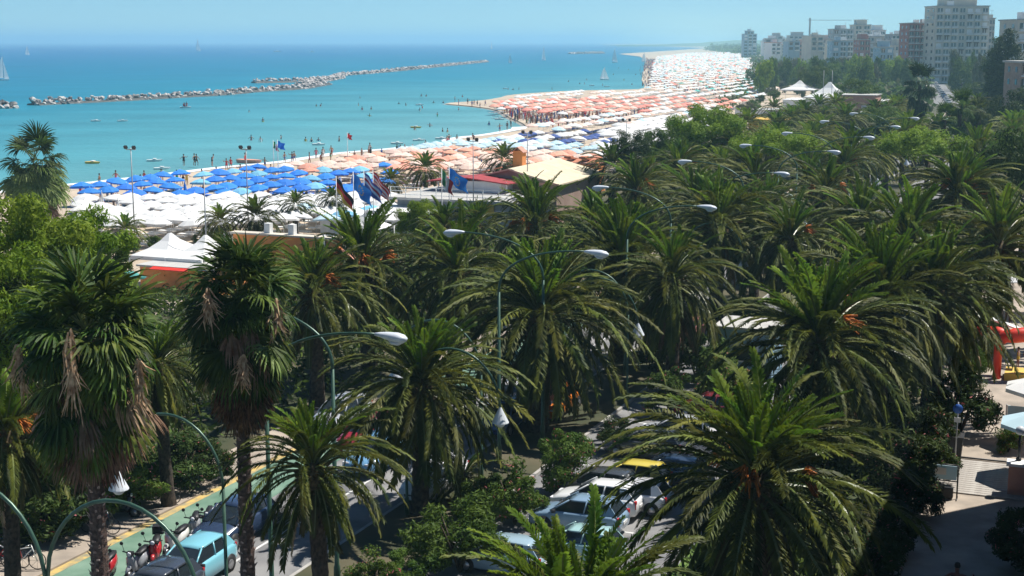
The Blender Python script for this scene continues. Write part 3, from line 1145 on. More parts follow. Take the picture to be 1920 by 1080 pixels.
for palm_i, spots in ((0, ((.15, -1.95, .75, 2.7), (-1.5, -1.2, .2, 1.8), (1.6, -.9, -.3, 1.7))), (1, ((-.6, -1.5, .6, 1.5), (1.3, -.9, .2, 1.6), (.35, -1.4, -1.4, 1.4)))):
    fp = [o for o in C.objects if o.name.startswith('fan_palm') and o.parent is None][palm_i]
    for j, (x, y, z, L) in enumerate(spots):
        link('dead_flower_stalk', stalk_mesh(palm_i * 5 + j, L), fp, loc=(x, y, (10.9, 11.3)[palm_i] + z))
p = at(62, 305, 7.5)
fan_palm(p.x, p.y, 7.3, 1.6, 'pale green fan palm against the sea at the left edge', counts=(9, 14, 8, 80, 18, 10), skirt_len=1.8, seed=23, boots=60)
FC = [fan_crown(1), fan_crown(2)]
for j, (px, py, hh, rp, lab) in enumerate([
        (1725, 160, 10.5, 36, 'dark shaggy fan palm standing alone in front of the distant road'),
        (1789, 138, 11.0, 20, 'smaller dark fan palm farther along the distant road'),
        (1547, 118, 11.0, 10, 'tiny fan palm behind the white tents'),
        (1800, 205, 9.0, 32, 'pale green fan palm among yellowish leaves, nearer than the dark shaggy one'),
        (1770, 225, 8.0, 28, 'dusty pale fan palm at the bend of the road'),
        (1835, 215, 8.0, 26, 'yellowing fan palm next to the blue street crowd')]):
    p = at(px, py, hh) if py > 150 else None
    if p is None:
        d = 300 if rp > 25 else 560 if rp > 15 else 700
        p = Vector(((px - 960) / F * d, d, 0))
        hh = CAM_H - (py - 77) / F * d
    d = math.hypot(p.x, p.y)
    root = link('fan_palm', None, loc=(p.x, p.y, 0), label=lab, cat='palm tree')
    tm, ts = get_trunk(6)
    o = link('trunk', tm, root)
    o.scale = (.8, .8, hh / 6)
    cs = rp * d / F / 2.3
    link('crown', FC[j % 2], root, loc=(0, 0, hh), rz=j, sc=(cs, cs, cs * 1.35))
# small palms standing by the beach
for j, (px, py, hh, s, lab) in enumerate([
        (945, 300, 4.2, .75, 'small palm left of the orange chimney'),
        (798, 318, 4.0, .72, 'small palm before the pink umbrella rows'),
        (555, 384, 3.2, .5, 'little palm among the white umbrellas'),
        (733, 340, 3.2, .55, 'small palm right of the row of flags'),
        (622, 372, 3.2, .45, 'tiny dark palm beside the leftmost flag'),
        (235, 432, 2.6, .5, 'low dry palm left of the white gabled marquee'),
        (480, 408, 4.6, .62, 'green palm in front of the white umbrellas, behind the orange wall'),
        (413, 416, 4.4, .5, 'small dark palm left of the green one behind the orange wall'),
        (1452, 205, 5.0, .8, 'palm in front of the long white building'),
        (1493, 222, 5.0, .75, 'palm right of the yellow wall'),
        (1547, 218, 5.0, .7, 'palm before the pale boat cover'),
        (1590, 232, 5.5, .7, 'palm right of the pale boat cover')]):
    p = at(px, py, hh)
    far_palm(p.x, p.y, hh, s, lab, None, seed=60 + j)

# ================================================================ BROADLEAF TREES AND SHRUBS
def leaf_cloud(name, seed, n, rad, nclump, cr, leaf, mats, frac2=0.0, base=0.0, shape='round', stretch=1.6, up=.3):
    r = np.random.RandomState(seed)
    rx, ry, rz = rad
    cs, rr = [], []
    while len(cs) < nclump:
        p = r.uniform(-1, 1, 3)
        d = np.linalg.norm(p)
        if d > 1 or (d < .45 and r.rand() < .7):
            continue
        if shape == 'dome' and p[2] < -.15:
            continue
        if shape == 'bush' and p[2] < -.5:
            continue
        s = 1.0
        if shape == 'column':
            s = (1 - .35 * max(0, p[2]))
        cs.append(p * np.array([rx * s, ry * s, rz]))
        rr.append(cr * r.uniform(.6, 1.3))
    cs, rr = np.array(cs), np.array(rr)
    ci = r.randint(0, nclump, n)
    d = r.normal(size=(n, 3))
    d /= np.linalg.norm(d, axis=1)[:, None]
    rad_ = rr[ci] * (r.rand(n) ** .4)
    P = cs[ci] + d * rad_[:, None] * np.array([1, 1, .8])
    P[:, 2] += base
    N = d + r.normal(size=(n, 3)) * .7 + np.array([0, 0, up])
    N /= np.linalg.norm(N, axis=1)[:, None]
    A = np.cross(N, r.normal(size=(n, 3)))
    A /= np.linalg.norm(A, axis=1)[:, None]
    B = np.cross(N, A)
    s = leaf * r.uniform(.6, 1.3, n)[:, None]
    V = np.stack([P - A * s * stretch, P - B * s * .5, P + A * s * stretch, P + B * s * .5], axis=1)
    mi = (r.rand(n) < frac2).astype(int) if frac2 else None
    return quads_mesh(name, V, mats, mi)


CL = {}
for k, a in dict(
        lime=dict(n=24000, rad=(3.2, 3.2, 2.6), nclump=46, cr=.95, leaf=.085, mats=M['leaf_lime']),
        mid=dict(n=15000, rad=(3.2, 3.2, 2.8), nclump=46, cr=.95, leaf=.09, mats=M['leaf_mid']),
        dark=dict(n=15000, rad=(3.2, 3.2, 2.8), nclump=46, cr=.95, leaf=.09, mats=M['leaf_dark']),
        olive=dict(n=12000, rad=(3.2, 3.2, 2.4), nclump=44, cr=.9, leaf=.09, mats=M['leaf_olive']),
        pine=dict(n=17000, rad=(4.2, 4.2, 1.5), nclump=60, cr=.8, leaf=.085, mats=M['leaf_lime'], shape='dome', up=1.2),
        column=dict(n=15000, rad=(1.7, 1.7, 5.2), nclump=70, cr=.7, leaf=.10, mats=M['leaf_dark'], shape='column')).items():
    CL[k] = [leaf_cloud('crown', s + 3, **a) for s in range(2)]
FARCL = {k: [leaf_cloud('crown', s + 30, n=2600, rad=(3.4, 3.4, 2.7), nclump=26, cr=1.25, leaf=.26, mats=M[m]) for s in range(3)]
         for k, m in (('mid', 'leaf_mid'), ('dark', 'leaf_dark'), ('olive', 'leaf_olive'), ('lime', 'leaf_lime'))}
BUSH = [leaf_cloud('foliage', 70 + s, n=9000, rad=(1.25, 1.25, 1.35), nclump=34, cr=.42, leaf=.06, mats=[M['leaf_mid'], M['flower']], frac2=fr, shape='bush', base=1.1)
        for s, fr in ((0, .035), (1, .03), (2, .0))]
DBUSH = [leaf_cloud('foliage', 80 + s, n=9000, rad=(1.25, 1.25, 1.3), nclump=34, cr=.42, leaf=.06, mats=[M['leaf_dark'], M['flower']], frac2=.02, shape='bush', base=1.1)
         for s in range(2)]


def limbs_mesh(seed, h, rad, r0, n=5):
    r = random.Random(seed)
    mb = MB()
    mb.tube([(0, 0, 0), (r.uniform(-.1, .1), r.uniform(-.1, .1), h * .5), (r.uniform(-.2, .2), r.uniform(-.2, .2), h)], [r0 * 1.3, r0, r0 * .75], 8)
    for i in range(n):
        a = i * 2 * math.pi / n + r.uniform(-.4, .4)
        q = rad * r.uniform(.45, .75)
        mb.tube([(0, 0, h * .75), (q * .5 * math.cos(a), q * .5 * math.sin(a), h * 1.1), (q * math.cos(a), q * math.sin(a), h + r.uniform(.8, 2))],
                [r0 * .6, r0 * .4, r0 * .15], 5)
    return mb.mesh('trunk', M['bark'])


LIMB = {}


def tree(x, y, top, kind, scale, label, group=None, name='broadleaf_tree', seed=0, zs=1.0, far=False):
    r = random.Random(seed)
    lib = FARCL if far else CL
    me = r.choice(lib[kind])
    hz = {'pine': 2.0, 'column': 5.8}.get(kind, 3.3) * scale * zs
    root = link(name, None, loc=(x, y, 0), label=label, cat='tree', group=group)
    cz = top - hz
    h = max(.6, cz - (hz * .35 if kind != 'pine' else 0))
    key = (round(h), kind == 'column')
    if key not in LIMB:
        LIMB[key] = limbs_mesh(key[0], max(1.0, key[0]), 2.6, .2)
    link('trunk', LIMB[key], root, rz=r.uniform(0, 6), sc=(scale, scale, h / max(1, key[0])))
    link('crown', me, root, loc=(0, 0, cz), rz=r.uniform(0, 6.3), sc=(scale, scale, scale * zs))
    return root


def tree_px(px, py_top, dist, kind, rpx, label, **kw):
    """crown top seen at px, py_top, standing dist metres ahead"""
    x = (px - 960) / F * dist / math.cos(PITCH) if False else (px - 960) / F * math.hypot(dist, 0)
    d = math.hypot(x, dist)
    ang = PITCH + math.atan((py_top - 540) / F)
    top = CAM_H - dist * math.tan(ang)
    base = {'pine': 4.9, 'column': 2.2}.get(kind, 4.0)
    return tree(x, dist, top, kind, rpx * d / F / base, label, **dict(kw, zs=(max(kw.get('zs', 1.0), top * .5 / (3.3 * rpx * d / F / base)) if kw.get('far') else kw.get('zs', 1.0))))


# left edge: bright maritime trees
tree_px(35, 335, 60, 'lime', 165, 'tall bright green tree filling the left edge above the fan palm', name='tamarisk_tree', seed=1, zs=1.15)
tree_px(-20, 430, 52, 'lime', 150, 'bright green tree cut by the left edge, lower and nearer than the tall one', name='tamarisk_tree', seed=2, zs=1.2)
tree_px(135, 372, 64, 'lime', 130, 'feathery green tree right of the tall bright one, beside the white marquee', name='tamarisk_tree', seed=3, zs=1.2)
tree_px(195, 425, 72, 'mid', 60, 'low feathery tree at the foot of the white marquee', name='tamarisk_tree', seed=31, zs=1.1)
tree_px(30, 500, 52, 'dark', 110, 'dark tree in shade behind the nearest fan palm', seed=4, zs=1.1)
tree_px(785, 362, 108, 'lime', 52, 'bright green bushy tree in front of the grey terrace', seed=5, zs=1.15)
tree_px(1318, 186, 170, 'lime', 92, 'lime green rounded tree against the crowded beach', seed=6, zs=.9)
tree_px(1245, 232, 165, 'mid', 60, 'green tree left of the lime rounded one, above the restaurant', seed=7)
tree_px(1180, 240, 160, 'dark', 48, 'dark sparse tree at the edge of the white umbrellas', seed=8)
tree_px(1455, 236, 150, 'pine', 95, 'umbrella pine with flat bright top behind the first lamp arms', name='umbrella_pine', seed=9)
tree_px(1738, 235, 150, 'pine', 105, 'larger umbrella pine with flat bright top, right of the middle lamps', name='umbrella_pine', seed=10)
tree_px(1875, 45, 330, 'column', 38, 'tall dark poplar against the sky, right of the hotel', name='poplar_tree', seed=11, zs=1.0)
tree_px(1858, 62, 335, 'column', 30, 'slightly lower dark poplar touching the tall one', name='poplar_tree', seed=12)
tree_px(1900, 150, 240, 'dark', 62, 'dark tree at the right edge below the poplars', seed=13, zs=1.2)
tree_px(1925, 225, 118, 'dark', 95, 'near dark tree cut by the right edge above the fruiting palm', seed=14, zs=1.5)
tree_px(1905, 235, 140, 'mid', 62, 'lit green tree at the right edge', seed=15, zs=1.3)
tree_px(1605, 140, 330, 'mid', 46, 'big round green tree behind the pyramid tents', seed=16, zs=.9)
tree_px(1520, 118, 420, 'mid', 34, 'round green tree left of the tall flag mast', seed=17, zs=.9)
tree_px(1650, 195, 240, 'mid', 60, 'wide green tree in front of the dark shaggy fan palm', seed=18, zs=.7)
tree_px(1600, 210, 230, 'olive', 45, 'grey green tree behind the lamp heads', seed=19, zs=.8)
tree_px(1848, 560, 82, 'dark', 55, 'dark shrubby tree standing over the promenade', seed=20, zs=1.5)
tree_px(1835, 640, 76, 'mid', 46, 'green leafy tree beside the promenade, partly lit', seed=21, zs=1.3)

rt = random.Random(99)
for (ax, ay), (bx, by), n, rp, kinds in [((1380, 200), (1470, 150), 7, 14, 'oomm'), ((1430, 128), (1560, 108), 10, 12, 'mdmo'), ((1560, 104), (1760, 112), 14, 16, 'mdol'),
                                         ((1750, 100), (1850, 120), 7, 26, 'lmmd'), ((1560, 150), (1700, 165), 12, 26, 'mmod'), ((1640, 125), (1720, 140), 7, 17, 'mdm'),
                                         ((1780, 140), (1850, 165), 8, 22, 'dmm'), ((1860, 130), (1920, 150), 5, 34, 'dd'), ((1420, 112), (1540, 100), 8, 9, 'mmd'),
                                         ((1640, 215), (1700, 240), 5, 40, 'mdm'), ((1500, 240), (1600, 262), 5, 40, 'mmd'), ((1260, 260), (1380, 270), 6, 44, 'dmm'),
                                         ((1840, 200), (1900, 215), 5, 38, 'dd')]:
    for i in range(n):
        t = (i + rt.random()) / n
        px = ax + (bx - ax) * t
        py = ay + (by - ay) * t + rt.uniform(-5, 5)
        h = rt.uniform(4.5, 7.5)
        ang = PITCH + math.atan((py - 540) / F)
        if CAM_H - h <= 0:
            continue
        d = min((CAM_H - h) / math.tan(ang), 1500)
        top = CAM_H - d * math.tan(ang)
        if 1690 < px < 1800 and 100 < py < 205:
            continue
        kk = {'o': 'olive', 'm': 'mid', 'd': 'dark', 'l': 'lime'}[rt.choice(kinds)]
        x = (px - 960) / F * d
        tree(x, d, top, kk, rp * d / F / 4 * rt.uniform(.8, 1.2), 'one of the green trees between the far beach and the distant houses', group='trees between the far beach and the houses',
             seed=i + int(px), zs=rt.uniform(.7, 1.0), far=True)

for i in range(54):
    px = 1405 + 470 * (i + rt.random()) / 54
    if 1712 < px < 1782:
        continue
    pyt = rt.uniform(94, 112) + (6 if px < 1560 else 0) - (8 if px > 1780 else 0)
    d = rt.uniform(470, 620)
    tree_px(px, pyt, d, rt.choice(['mid', 'mid', 'lime', 'olive', 'lime' if px > 1700 else 'mid']), rt.uniform(9, 24), 'one of the green trees at the foot of the distant houses',
            group='trees at the foot of the distant houses', seed=i, zs=rt.uniform(.8, 1.3), far=True)

# thick scrub that reads as one mass beyond
def scrub(name, poly, n, size, mats, label=None, hmax=2.0, seed=0):
    r = random.Random(seed)
    xs = [p[0] for p in poly]
    ys = [p[1] for p in poly]
    P = []
    g = [at(*q) for q in poly]
    gx = [p.x for p in g]
    gy = [p.y for p in g]
    gp = [(p.x, p.y) for p in g]
    while len(P) < n:
        x, y = r.uniform(min(gx), max(gx)), r.uniform(min(gy), max(gy))
        if inside(x, y, gp):
            P.append((x, y))
    P = np.array(P)
    rs = np.random.RandomState(seed)
    m = len(P)
    k = 16
    C_ = np.repeat(np.column_stack([P, rs.uniform(.1, hmax * .6, m)]), k, axis=0)
    Q = C_ + rs.normal(size=(m * k, 3)) * np.array([size, size, hmax * .3])
    Q[:, 2] = np.abs(Q[:, 2])
    N = rs.normal(size=(m * k, 3)) + np.array([0, 0, .8])
    N /= np.linalg.norm(N, axis=1)[:, None]
    A = np.cross(N, rs.normal(size=(m * k, 3)))
    A /= np.linalg.norm(A, axis=1)[:, None]
    B = np.cross(N, A)
    s = size * .4 * rs.uniform(.6, 1.3, m * k)[:, None]
    V = np.stack([Q - A * s, Q - B * s * .6, Q + A * s, Q + B * s * .6], axis=1)
    me = quads_mesh(name, V, mats, (rs.rand(m * k) < .35).astype(int))
    return link(name, me, kind='stuff')


scrub('dune_scrub', [(1290, 262), (1350, 205), (1480, 150), (1470, 128), (1400, 150), (1350, 190)], 500, 1.6, [M['leaf_olive'], M['leaf_mid']], hmax=2.2, seed=1)
scrub('far_scrub', [(1400, 112), (1460, 150), (1700, 240), (1715, 200), (1730, 150), (1700, 104), (1560, 98)], 4200, 3.0, [M['leaf_mid'], M['leaf_olive']], hmax=4.5, seed=2)
scrub('distant_wood', [(1330, 92), (1420, 110), (1560, 100), (1900, 98), (1900, 88), (1400, 86)], 5000, 9.0, [M['leaf_mid'], M['leaf_dark']], hmax=9, seed=3)
# undergrowth between the palm rows
def undergrowth(u0, u1, v0, v1, n, seed, hmax=1.4):
    r = np.random.RandomState(seed)
    u, v = r.uniform(u0, u1, n), r.uniform(v0, v1, n)
    k = 14
    P = np.column_stack([u * UX + v * UY, u * UY - v * UX, r.uniform(.1, hmax * .7, n)])
    Q = np.repeat(P, k, axis=0) + r.normal(size=(n * k, 3)) * np.array([.35, .35, .22])
    N = r.normal(size=(n * k, 3)) + np.array([0, 0, .6])
    N /= np.linalg.norm(N, axis=1)[:, None]
    A = np.cross(N, r.normal(size=(n * k, 3)))
    A /= np.linalg.norm(A, axis=1)[:, None]
    B = np.cross(N, A)
    s = .13 * r.uniform(.6, 1.4, n * k)[:, None]
    V = np.stack([Q - A * s * 1.5, Q - B * s * .6, Q + A * s * 1.5, Q + B * s * .6], axis=1)
    me = quads_mesh('undergrowth', V, [M['leaf_dark'], M['leaf_mid']], (r.rand(n * k) < .3).astype(int))
    link('undergrowth', me, kind='stuff')


undergrowth(30, 150, -64, -37.2, 4200, 5, 1.8)
undergrowth(36, 160, -12.4, -8.6, 1200, 6, 1.3)
undergrowth(30, 76, -11.5, -7.7, 1500, 8, 2.9)  # dark leaf mass added to stand for the black shade under the palms

# shrubs one can tell apart
def shrub(px, py, hpx, label, wide=1.0, dark=False, group=None, seed=0, dist=None):
    """base at px, py on the ground, hpx tall"""
    p = at(px, py)
    d = math.hypot(p.x, p.y)
    h = hpx * d / F * 1.02
    r = random.Random(seed + int(px))
    root = link('oleander_shrub' if not dark else 'leafy_shrub', None, loc=(p.x, p.y, 0.05), label=label, cat='shrub', group=group)
    link('foliage', r.choice(DBUSH if dark else BUSH), root, rz=r.uniform(0, 6), sc=(h / 2.7 * wide, h / 2.7 * wide, h / 2.7))
    key = ('st', 1)
    if key not in LIMB:
        mb = MB()
        for a in range(5):
            mb.tube([(0, 0, 0), (.3 * math.cos(a * 1.26), .3 * math.sin(a * 1.26), .8), (.7 * math.cos(a * 1.26), .7 * math.sin(a * 1.26), 1.7)], [.05, .04, .02], 5)
        LIMB[key] = mb.mesh('stem', M['bark'])
    link('stem', LIMB[key], root, sc=h / 2.7)


shrub(862, 1075, 165, 'rounded green shrub on the median right of the thick dark palm trunk', wide=1.15)
shrub(965, 985, 130, 'pink flowered shrub left of the parked cars')
shrub(1058, 925, 135, 'tall flowered shrub under the central date palm', wide=.9)
shrub(905, 965, 90, 'small shrub below the white cone lamp', seed=5)
shrub(700, 1130, 110, 'red flowered shrub at the bottom edge beside the grey road', seed=3)
shrub(760, 1100, 80, 'shrub between the red flowered one and the thick trunk', seed=4)
shrub(245, 960, 120, 'flowering shrub behind the white cone lamp on the left', seed=1, wide=1.2)
shrub(340, 915, 110, 'dark shrub at the far end of the yellow line', dark=True, wide=1.3)
shrub(90, 1010, 150, 'dark hedge shrub behind the parked bicycles', dark=True, wide=1.3)
shrub(20, 1000, 150, 'dark shrub at the lower left corner', dark=True, wide=1.2, seed=2)
shrub(170, 985, 120, 'shrub by the trunk of the nearest fan palm', seed=8)
shrub(395, 905, 90, 'dark shrub between the two fan palm trunks', dark=True, seed=6)
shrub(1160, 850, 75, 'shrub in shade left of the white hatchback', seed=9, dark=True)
shrub(1400, 625, 80, 'green shrub right of the palm with brown dead leaves', seed=10)
shrub(1370, 650, 60, 'low shrub in front of the pale kiosk', seed=11)
shrub(1520, 520, 60, 'shrub under the cone lamp pair', seed=12)
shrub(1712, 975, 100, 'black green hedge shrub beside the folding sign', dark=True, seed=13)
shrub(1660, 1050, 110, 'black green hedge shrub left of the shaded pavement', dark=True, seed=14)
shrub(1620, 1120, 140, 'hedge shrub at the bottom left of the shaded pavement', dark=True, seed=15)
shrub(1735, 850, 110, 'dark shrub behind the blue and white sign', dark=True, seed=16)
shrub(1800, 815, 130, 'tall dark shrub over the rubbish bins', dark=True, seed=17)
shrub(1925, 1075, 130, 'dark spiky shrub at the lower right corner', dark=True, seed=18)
shrub(1890, 850, 55, 'thin flowering shrub by the wall with the globe lamp', seed=19)
shrub(1745, 915, 100, 'dark shrub above the menu stand', dark=True, seed=30)
shrub(1695, 960, 160, 'tall dark shrub left of the menu stand under the drooping fronds', dark=True, seed=31)
shrub(1255, 775, 95, 'green shrub above the silver hatchback', seed=32)
shrub(1305, 712, 105, 'green shrub left of the wide palm', seed=33, wide=1.2)
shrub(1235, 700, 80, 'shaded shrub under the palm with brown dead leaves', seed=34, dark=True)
shrub(1350, 745, 90, 'shrub glimpsed under the left fronds of the wide palm', seed=35, wide=1.3)
for j, (px, py) in enumerate([(250, 462), (290, 458), (230, 475), (375, 452), (395, 445), (445, 484), (540, 480)]):
    shrub(px, py + 12, 30, 'low dry bush along the back of the beach, by the marquee and orange wall', group='low bushes behind the beach', seed=j)

# cycad like rosette under the central trunk
p = at(870, 940)
date_palm(p.x, p.y, 1.0, .5, 'young trunkless palm with arching fronds at the foot of the road gap', None, nf=34, old=5, young=1.2, seed=77)

# ================================================================ LAMPS
def arc_lamp_meshes():
    H = 8.0
    pole = MB()
    pole.tube([(0, 0, 0), (0, 0, .9), (0, 0, 1.0), (0, 0, H)], [.13, .12, .085, .065], 10)
    pole.lathe([(.2, 0), (.2, .06), (.14, .1)], 10)
    arm = MB()
    pts = []
    for i in range(17):
        t = i / 16
        pts.append((4.05 * (1 - math.cos(t * math.pi / 2 * 1.0)) ** 1.15, 0, H + 2.05 * math.sin(t * math.pi / 2)))
    arm.tube(pts, [.062 - .025 * i / 16 for i in range(17)], 8)
    head = MB()
    rings = []
    for x, hw, zt, zb in ((0, .05, .04, -.05), (.2, .10, .09, -.07), (.45, .17, .13, -.12), (.75, .21, .15, -.2), (.98, .19, .11, -.17), (1.1, .08, .03, -.08)):
        rings.append([Vector((x, hw * math.cos(a), (zt if math.sin(a) > 0 else -zb) * math.sin(a))) for a in [2 * math.pi * k / 12 for k in range(12)]])
    head.loft(rings)
    lens = MB()
    rings = []
    for x, hw, zb in ((.5, .10, .10), (.65, .155, .2), (.85, .155, .2), (.98, .08, .12)):
        rings.append([Vector((x, hw * math.cos(a), -zb - .045 * abs(math.sin(a)) if math.sin(a) < 0 else -zb * .7)) for a in [2 * math.pi * k / 10 for k in range(10)]])
    lens.loft(rings)
    return pole.mesh('pole', M['lamp_green']), arm.mesh('arm', M['lamp_green']), head.mesh('lamp_head', M['lamp_white']), lens.mesh('lamp_lens', M['globe'])


AL = arc_lamp_meshes()


def arc_lamp(px, py, side, label):
    h = 10.0
    p = at(px, py, h)
    # head end is 5.0 m from the pole, square to the road
    c = p - Vector((UY, -UX, 0)) * side * 4.6
    root = link('street_lamp', None, loc=(c.x, c.y, 0), rz=(RZ if side > 0 else RZ + math.pi), label=label, cat='street lamp', group='tall arched street lamps')
    link('pole', AL[0], root)
    link('arm', AL[1], root)
    hd = link('lamp_head', AL[2], root, loc=(4.0, 0, 10.05))
    hd.rotation_euler = (0, .06, 0)
    link('lamp_lens', AL[3], hd)


LA = 'tall green street lamp, white head to the right, '
for i, q in enumerate([(735, 632), (1120, 475), (1327, 389), (1467, 326), (1565, 285), (1630, 258), (1680, 238), (1716, 222)]):
    arc_lamp(*q, 1, LA + ('nearest of that row' if i == 0 else ORD[i] + ' of that row counting away'))
LB = 'tall green street lamp, white head to the left, '
for i, q in enumerate([(405, 566), (850, 436), (1125, 352), (1283, 303), (1397, 273), (1475, 250), (1545, 228), (1600, 213)]):
    arc_lamp(*q, -1, LB + ('head hidden by the second fan palm' if i == 0 else ('nearest visible of that row' if i == 1 else ORD[i - 1] + ' visible of that row counting away')))


def crook_meshes():
    H = 4.9
    pole = MB()
    pole.tube([(0, 0, 0), (0, 0, .8), (0, 0, .86), (0, 0, H)], [.10, .09, .062, .055], 8)
    pole.lathe([(.16, 0), (.16, .05), (.11, .09)], 8)
    arm = MB()
    pts = [(2.05 - 2.05 * math.cos(a), 0, H + 2.25 * math.sin(a)) for a in [math.pi * i / 20 for i in range(19)]] + [(4.1, 0, H + .1)]
    arm.tube(pts, .048, 8)
    cone = MB()
    cone.lathe([(.035, .62), (.05, .6), (.33, .03), (.34, 0), (.30, 0), (.05, .5)], 16, smooth=False)
    gl = MB()
    gl.lathe([(.02, .1), (.22, .05), (.22, 0), (.19, -.09), (.11, -.17), (.02, -.2)], 12)
    return pole.mesh('pole', M['lamp_green']), arm.mesh('arm', M['lamp_green']), cone.mesh('lamp_shade', M['lamp_white']), gl.mesh('lamp_globe', M['globe'])


CK = crook_meshes()


def crook_lamp(px, py, side, label, drop=0.0):
    h = 4.6
    p = at(px, py, h)
    c = p - Vector((UY, -UX, 0)) * side * 4.1
    root = link('crook_lamp', None, loc=(c.x, c.y, 0), rz=(RZ if side > 0 else RZ + math.pi), label=label, cat='street lamp', group='crook lamps with white cone shades')
    link('pole', CK[0], root)
    link('arm', CK[1], root)
    sh = link('lamp_shade', CK[2], root, loc=(4.1, 0, 4.38))
    link('lamp_globe', CK[3], sh)


LC = 'hooked green lamp with white cone shade on the right, '
for i, q in enumerate([(938, 782), (1196, 620), (1394, 493), (1509, 422), (1591, 371), (1645, 341), (1700, 305)]):
    crook_lamp(*q, 1, LC + ('nearest of its row' if i == 0 else ORD[i] + ' of its row counting away'))
crook_lamp(222, 905, -1, 'hooked green lamp whose white cone hangs by the nearest fan palm trunk')
p = at(908, 760, 4.6)
crook_lamp(742, 700, -1, 'hooked green lamp arching over the central road gap, shade hidden in fronds')
crook_lamp(1040, 590, -1, 'hooked green lamp behind the central palm, pole right of its crown')
# the near crook whose arch rises over the two parked cars, and the one at the corner
for px, py, side, lab in ((220, 940, -1, 'nearest hooked lamp, only its green arch rising over the parked cars'),
                          (-60, 900, -1, 'hooked green lamp at the lower left corner, only pole and bend in view')):
    top = at(px, py, 8.0)
    c = top - Vector((UY, -UX, 0)) * side * 2.3
    root = link('crook_lamp', None, loc=(c.x, c.y, 0), rz=RZ + math.pi, sc=1.12, label=lab, cat='street lamp', group='crook lamps with white cone shades')
    link('pole', CK[0], root)
    link('arm', CK[1], root)
    sh = link('lamp_shade', CK[2], root, loc=(4.1, 0, 4.38))
    link('lamp_globe', CK[3], sh)

# ================================================================ BUILDINGS
def rot_uv():
    return RZ


def bbox_part(name, parent, c, d, m, **kw):
    return part(name, MB().box(c, d), m, parent, **kw)


def gable(mb, x0, x1, y0, y1, z, h, over=.3, t=.12):
    """ridge along local y"""
    xm = (x0 + x1) / 2
    for s in (-1, 1):
        xe = x0 - over if s < 0 else x1 + over
        a = (xm, y0 - over, z + h)
        b = (xm, y1 + over, z + h)
        sl = -h / (abs(xm - (x0 if s < 0 else x1)))
        ze = z + sl * over
        c = (xe, y1 + over, ze)
        d = (xe, y0 - over, ze)
        vs = [Vector(q) for q in (a, b, c, d)]
        vs += [q + Vector((0, 0, -t)) for q in vs]
        mb.add(vs, [(0, 1, 2, 3), (7, 6, 5, 4), (0, 4, 5, 1), (1, 5, 6, 2), (2, 6, 7, 3), (3, 7, 4, 0)])
    return mb


# restaurant with the cream roof
def restaurant():
    p = at(870, 336, 4.4)
    root = link('restaurant', None, loc=(p.x, p.y, 0), rz=RZ, label='low brown restaurant with cream gabled roof and orange chimney', cat='restaurant')
    W, D, Hh = 10.6, 14.0, 4.4
    mb = MB().box((W / 2, D / 2, Hh / 2), (W, D, Hh))
    mb.add([(0, 0, Hh), (W, 0, Hh), (W / 2, 0, Hh + 1.35)], [(0, 1, 2)])
    mb.add([(0, D, Hh), (W, D, Hh), (W / 2, D, Hh + 1.35)], [(0, 2, 1)])
    wl = part('wall', mb, M['brown_wall'], root)
    rf = part('roof', gable(MB(), 0, W, 0, D, Hh, 1.35, .45, .16), M['roof_cream'], root)
    ch = part('chimney', MB().box((4.2, 5.5, 6.1), (1.1, 1.1, 2.2)), M['orange_wall'], rf)
    part('chimney_cap', gable(MB(), 3.65, 4.75, 4.95, 6.05, 7.2, .45, .15, .08), M['pink_wall'], root)
    w1 = part('window', MB().box((4.6, -.03, 3.3), (1.0, .06, .6)), M['white'], root)
    part('pane', MB().box((4.6, -.07, 3.3), (.7, .03, .38)), M['glass'], w1)
    for i in range(3):
        part('roof_patch', MB().box((1.5 + i * .9, 2.4 + i * 1.4, Hh + .73 + i * .23), (.8, .5, .12), Matrix.Rotation(-.25, 3, 'Y')), M['roof_tile'], rf)
    part('fascia', MB().box((W / 2, -.62, Hh - .12), (W + 1, .06, .16)), M['pink_wall'], root)


restaurant()


def orange_annex():
    p = at(1042, 322, 2.6)
    root = link('beach_annex', None, loc=(p.x, p.y, 0), rz=RZ, sc=(.52, .7, .8), label='orange building with blue windows and a scrolled end behind the cream roof', cat='building')
    part('wall', MB().box((5, 3, 2.3), (10, 6, 4.6)), M['orange_wall'], root)
    for i in range(4):
        w1 = part('window', MB().box((4.4 + i * 1.15, -.05, 3.2), (1.0, .1, 1.5)), M['blue'], root)
        part('pane', MB().box((4.4 + i * 1.15, -.12, 3.2), (.8, .04, 1.2)), M['glass'], w1)
    part('cornice', MB().box((5, 3, 4.72), (10.4, 6.4, .24)), M['pink_wall'], root)
    mb = MB()
    pts = [(10.2, -.1, .2), (10.9, -.1, 1.2), (10.4, -.1, 2.4), (10.3, -.1, 3.4), (11.0, -.1, 4.4), (10.6, -.1, 5.0)]
    mb.tube(pts, [.55, .5, .35, .35, .5, .35], 10)
    part('scrolled_pillar', mb, M['orange_wall'], root)
    for i in range(5):
        part('roof_tile', MB().box((1 + i * 1.9, 3, 5.0 + .25 * (i % 2)), (1.7, 5.6, .3), Matrix.Rotation(.12 * (-1) ** i, 3, 'X')), M['roof_tile'], root)


orange_annex()


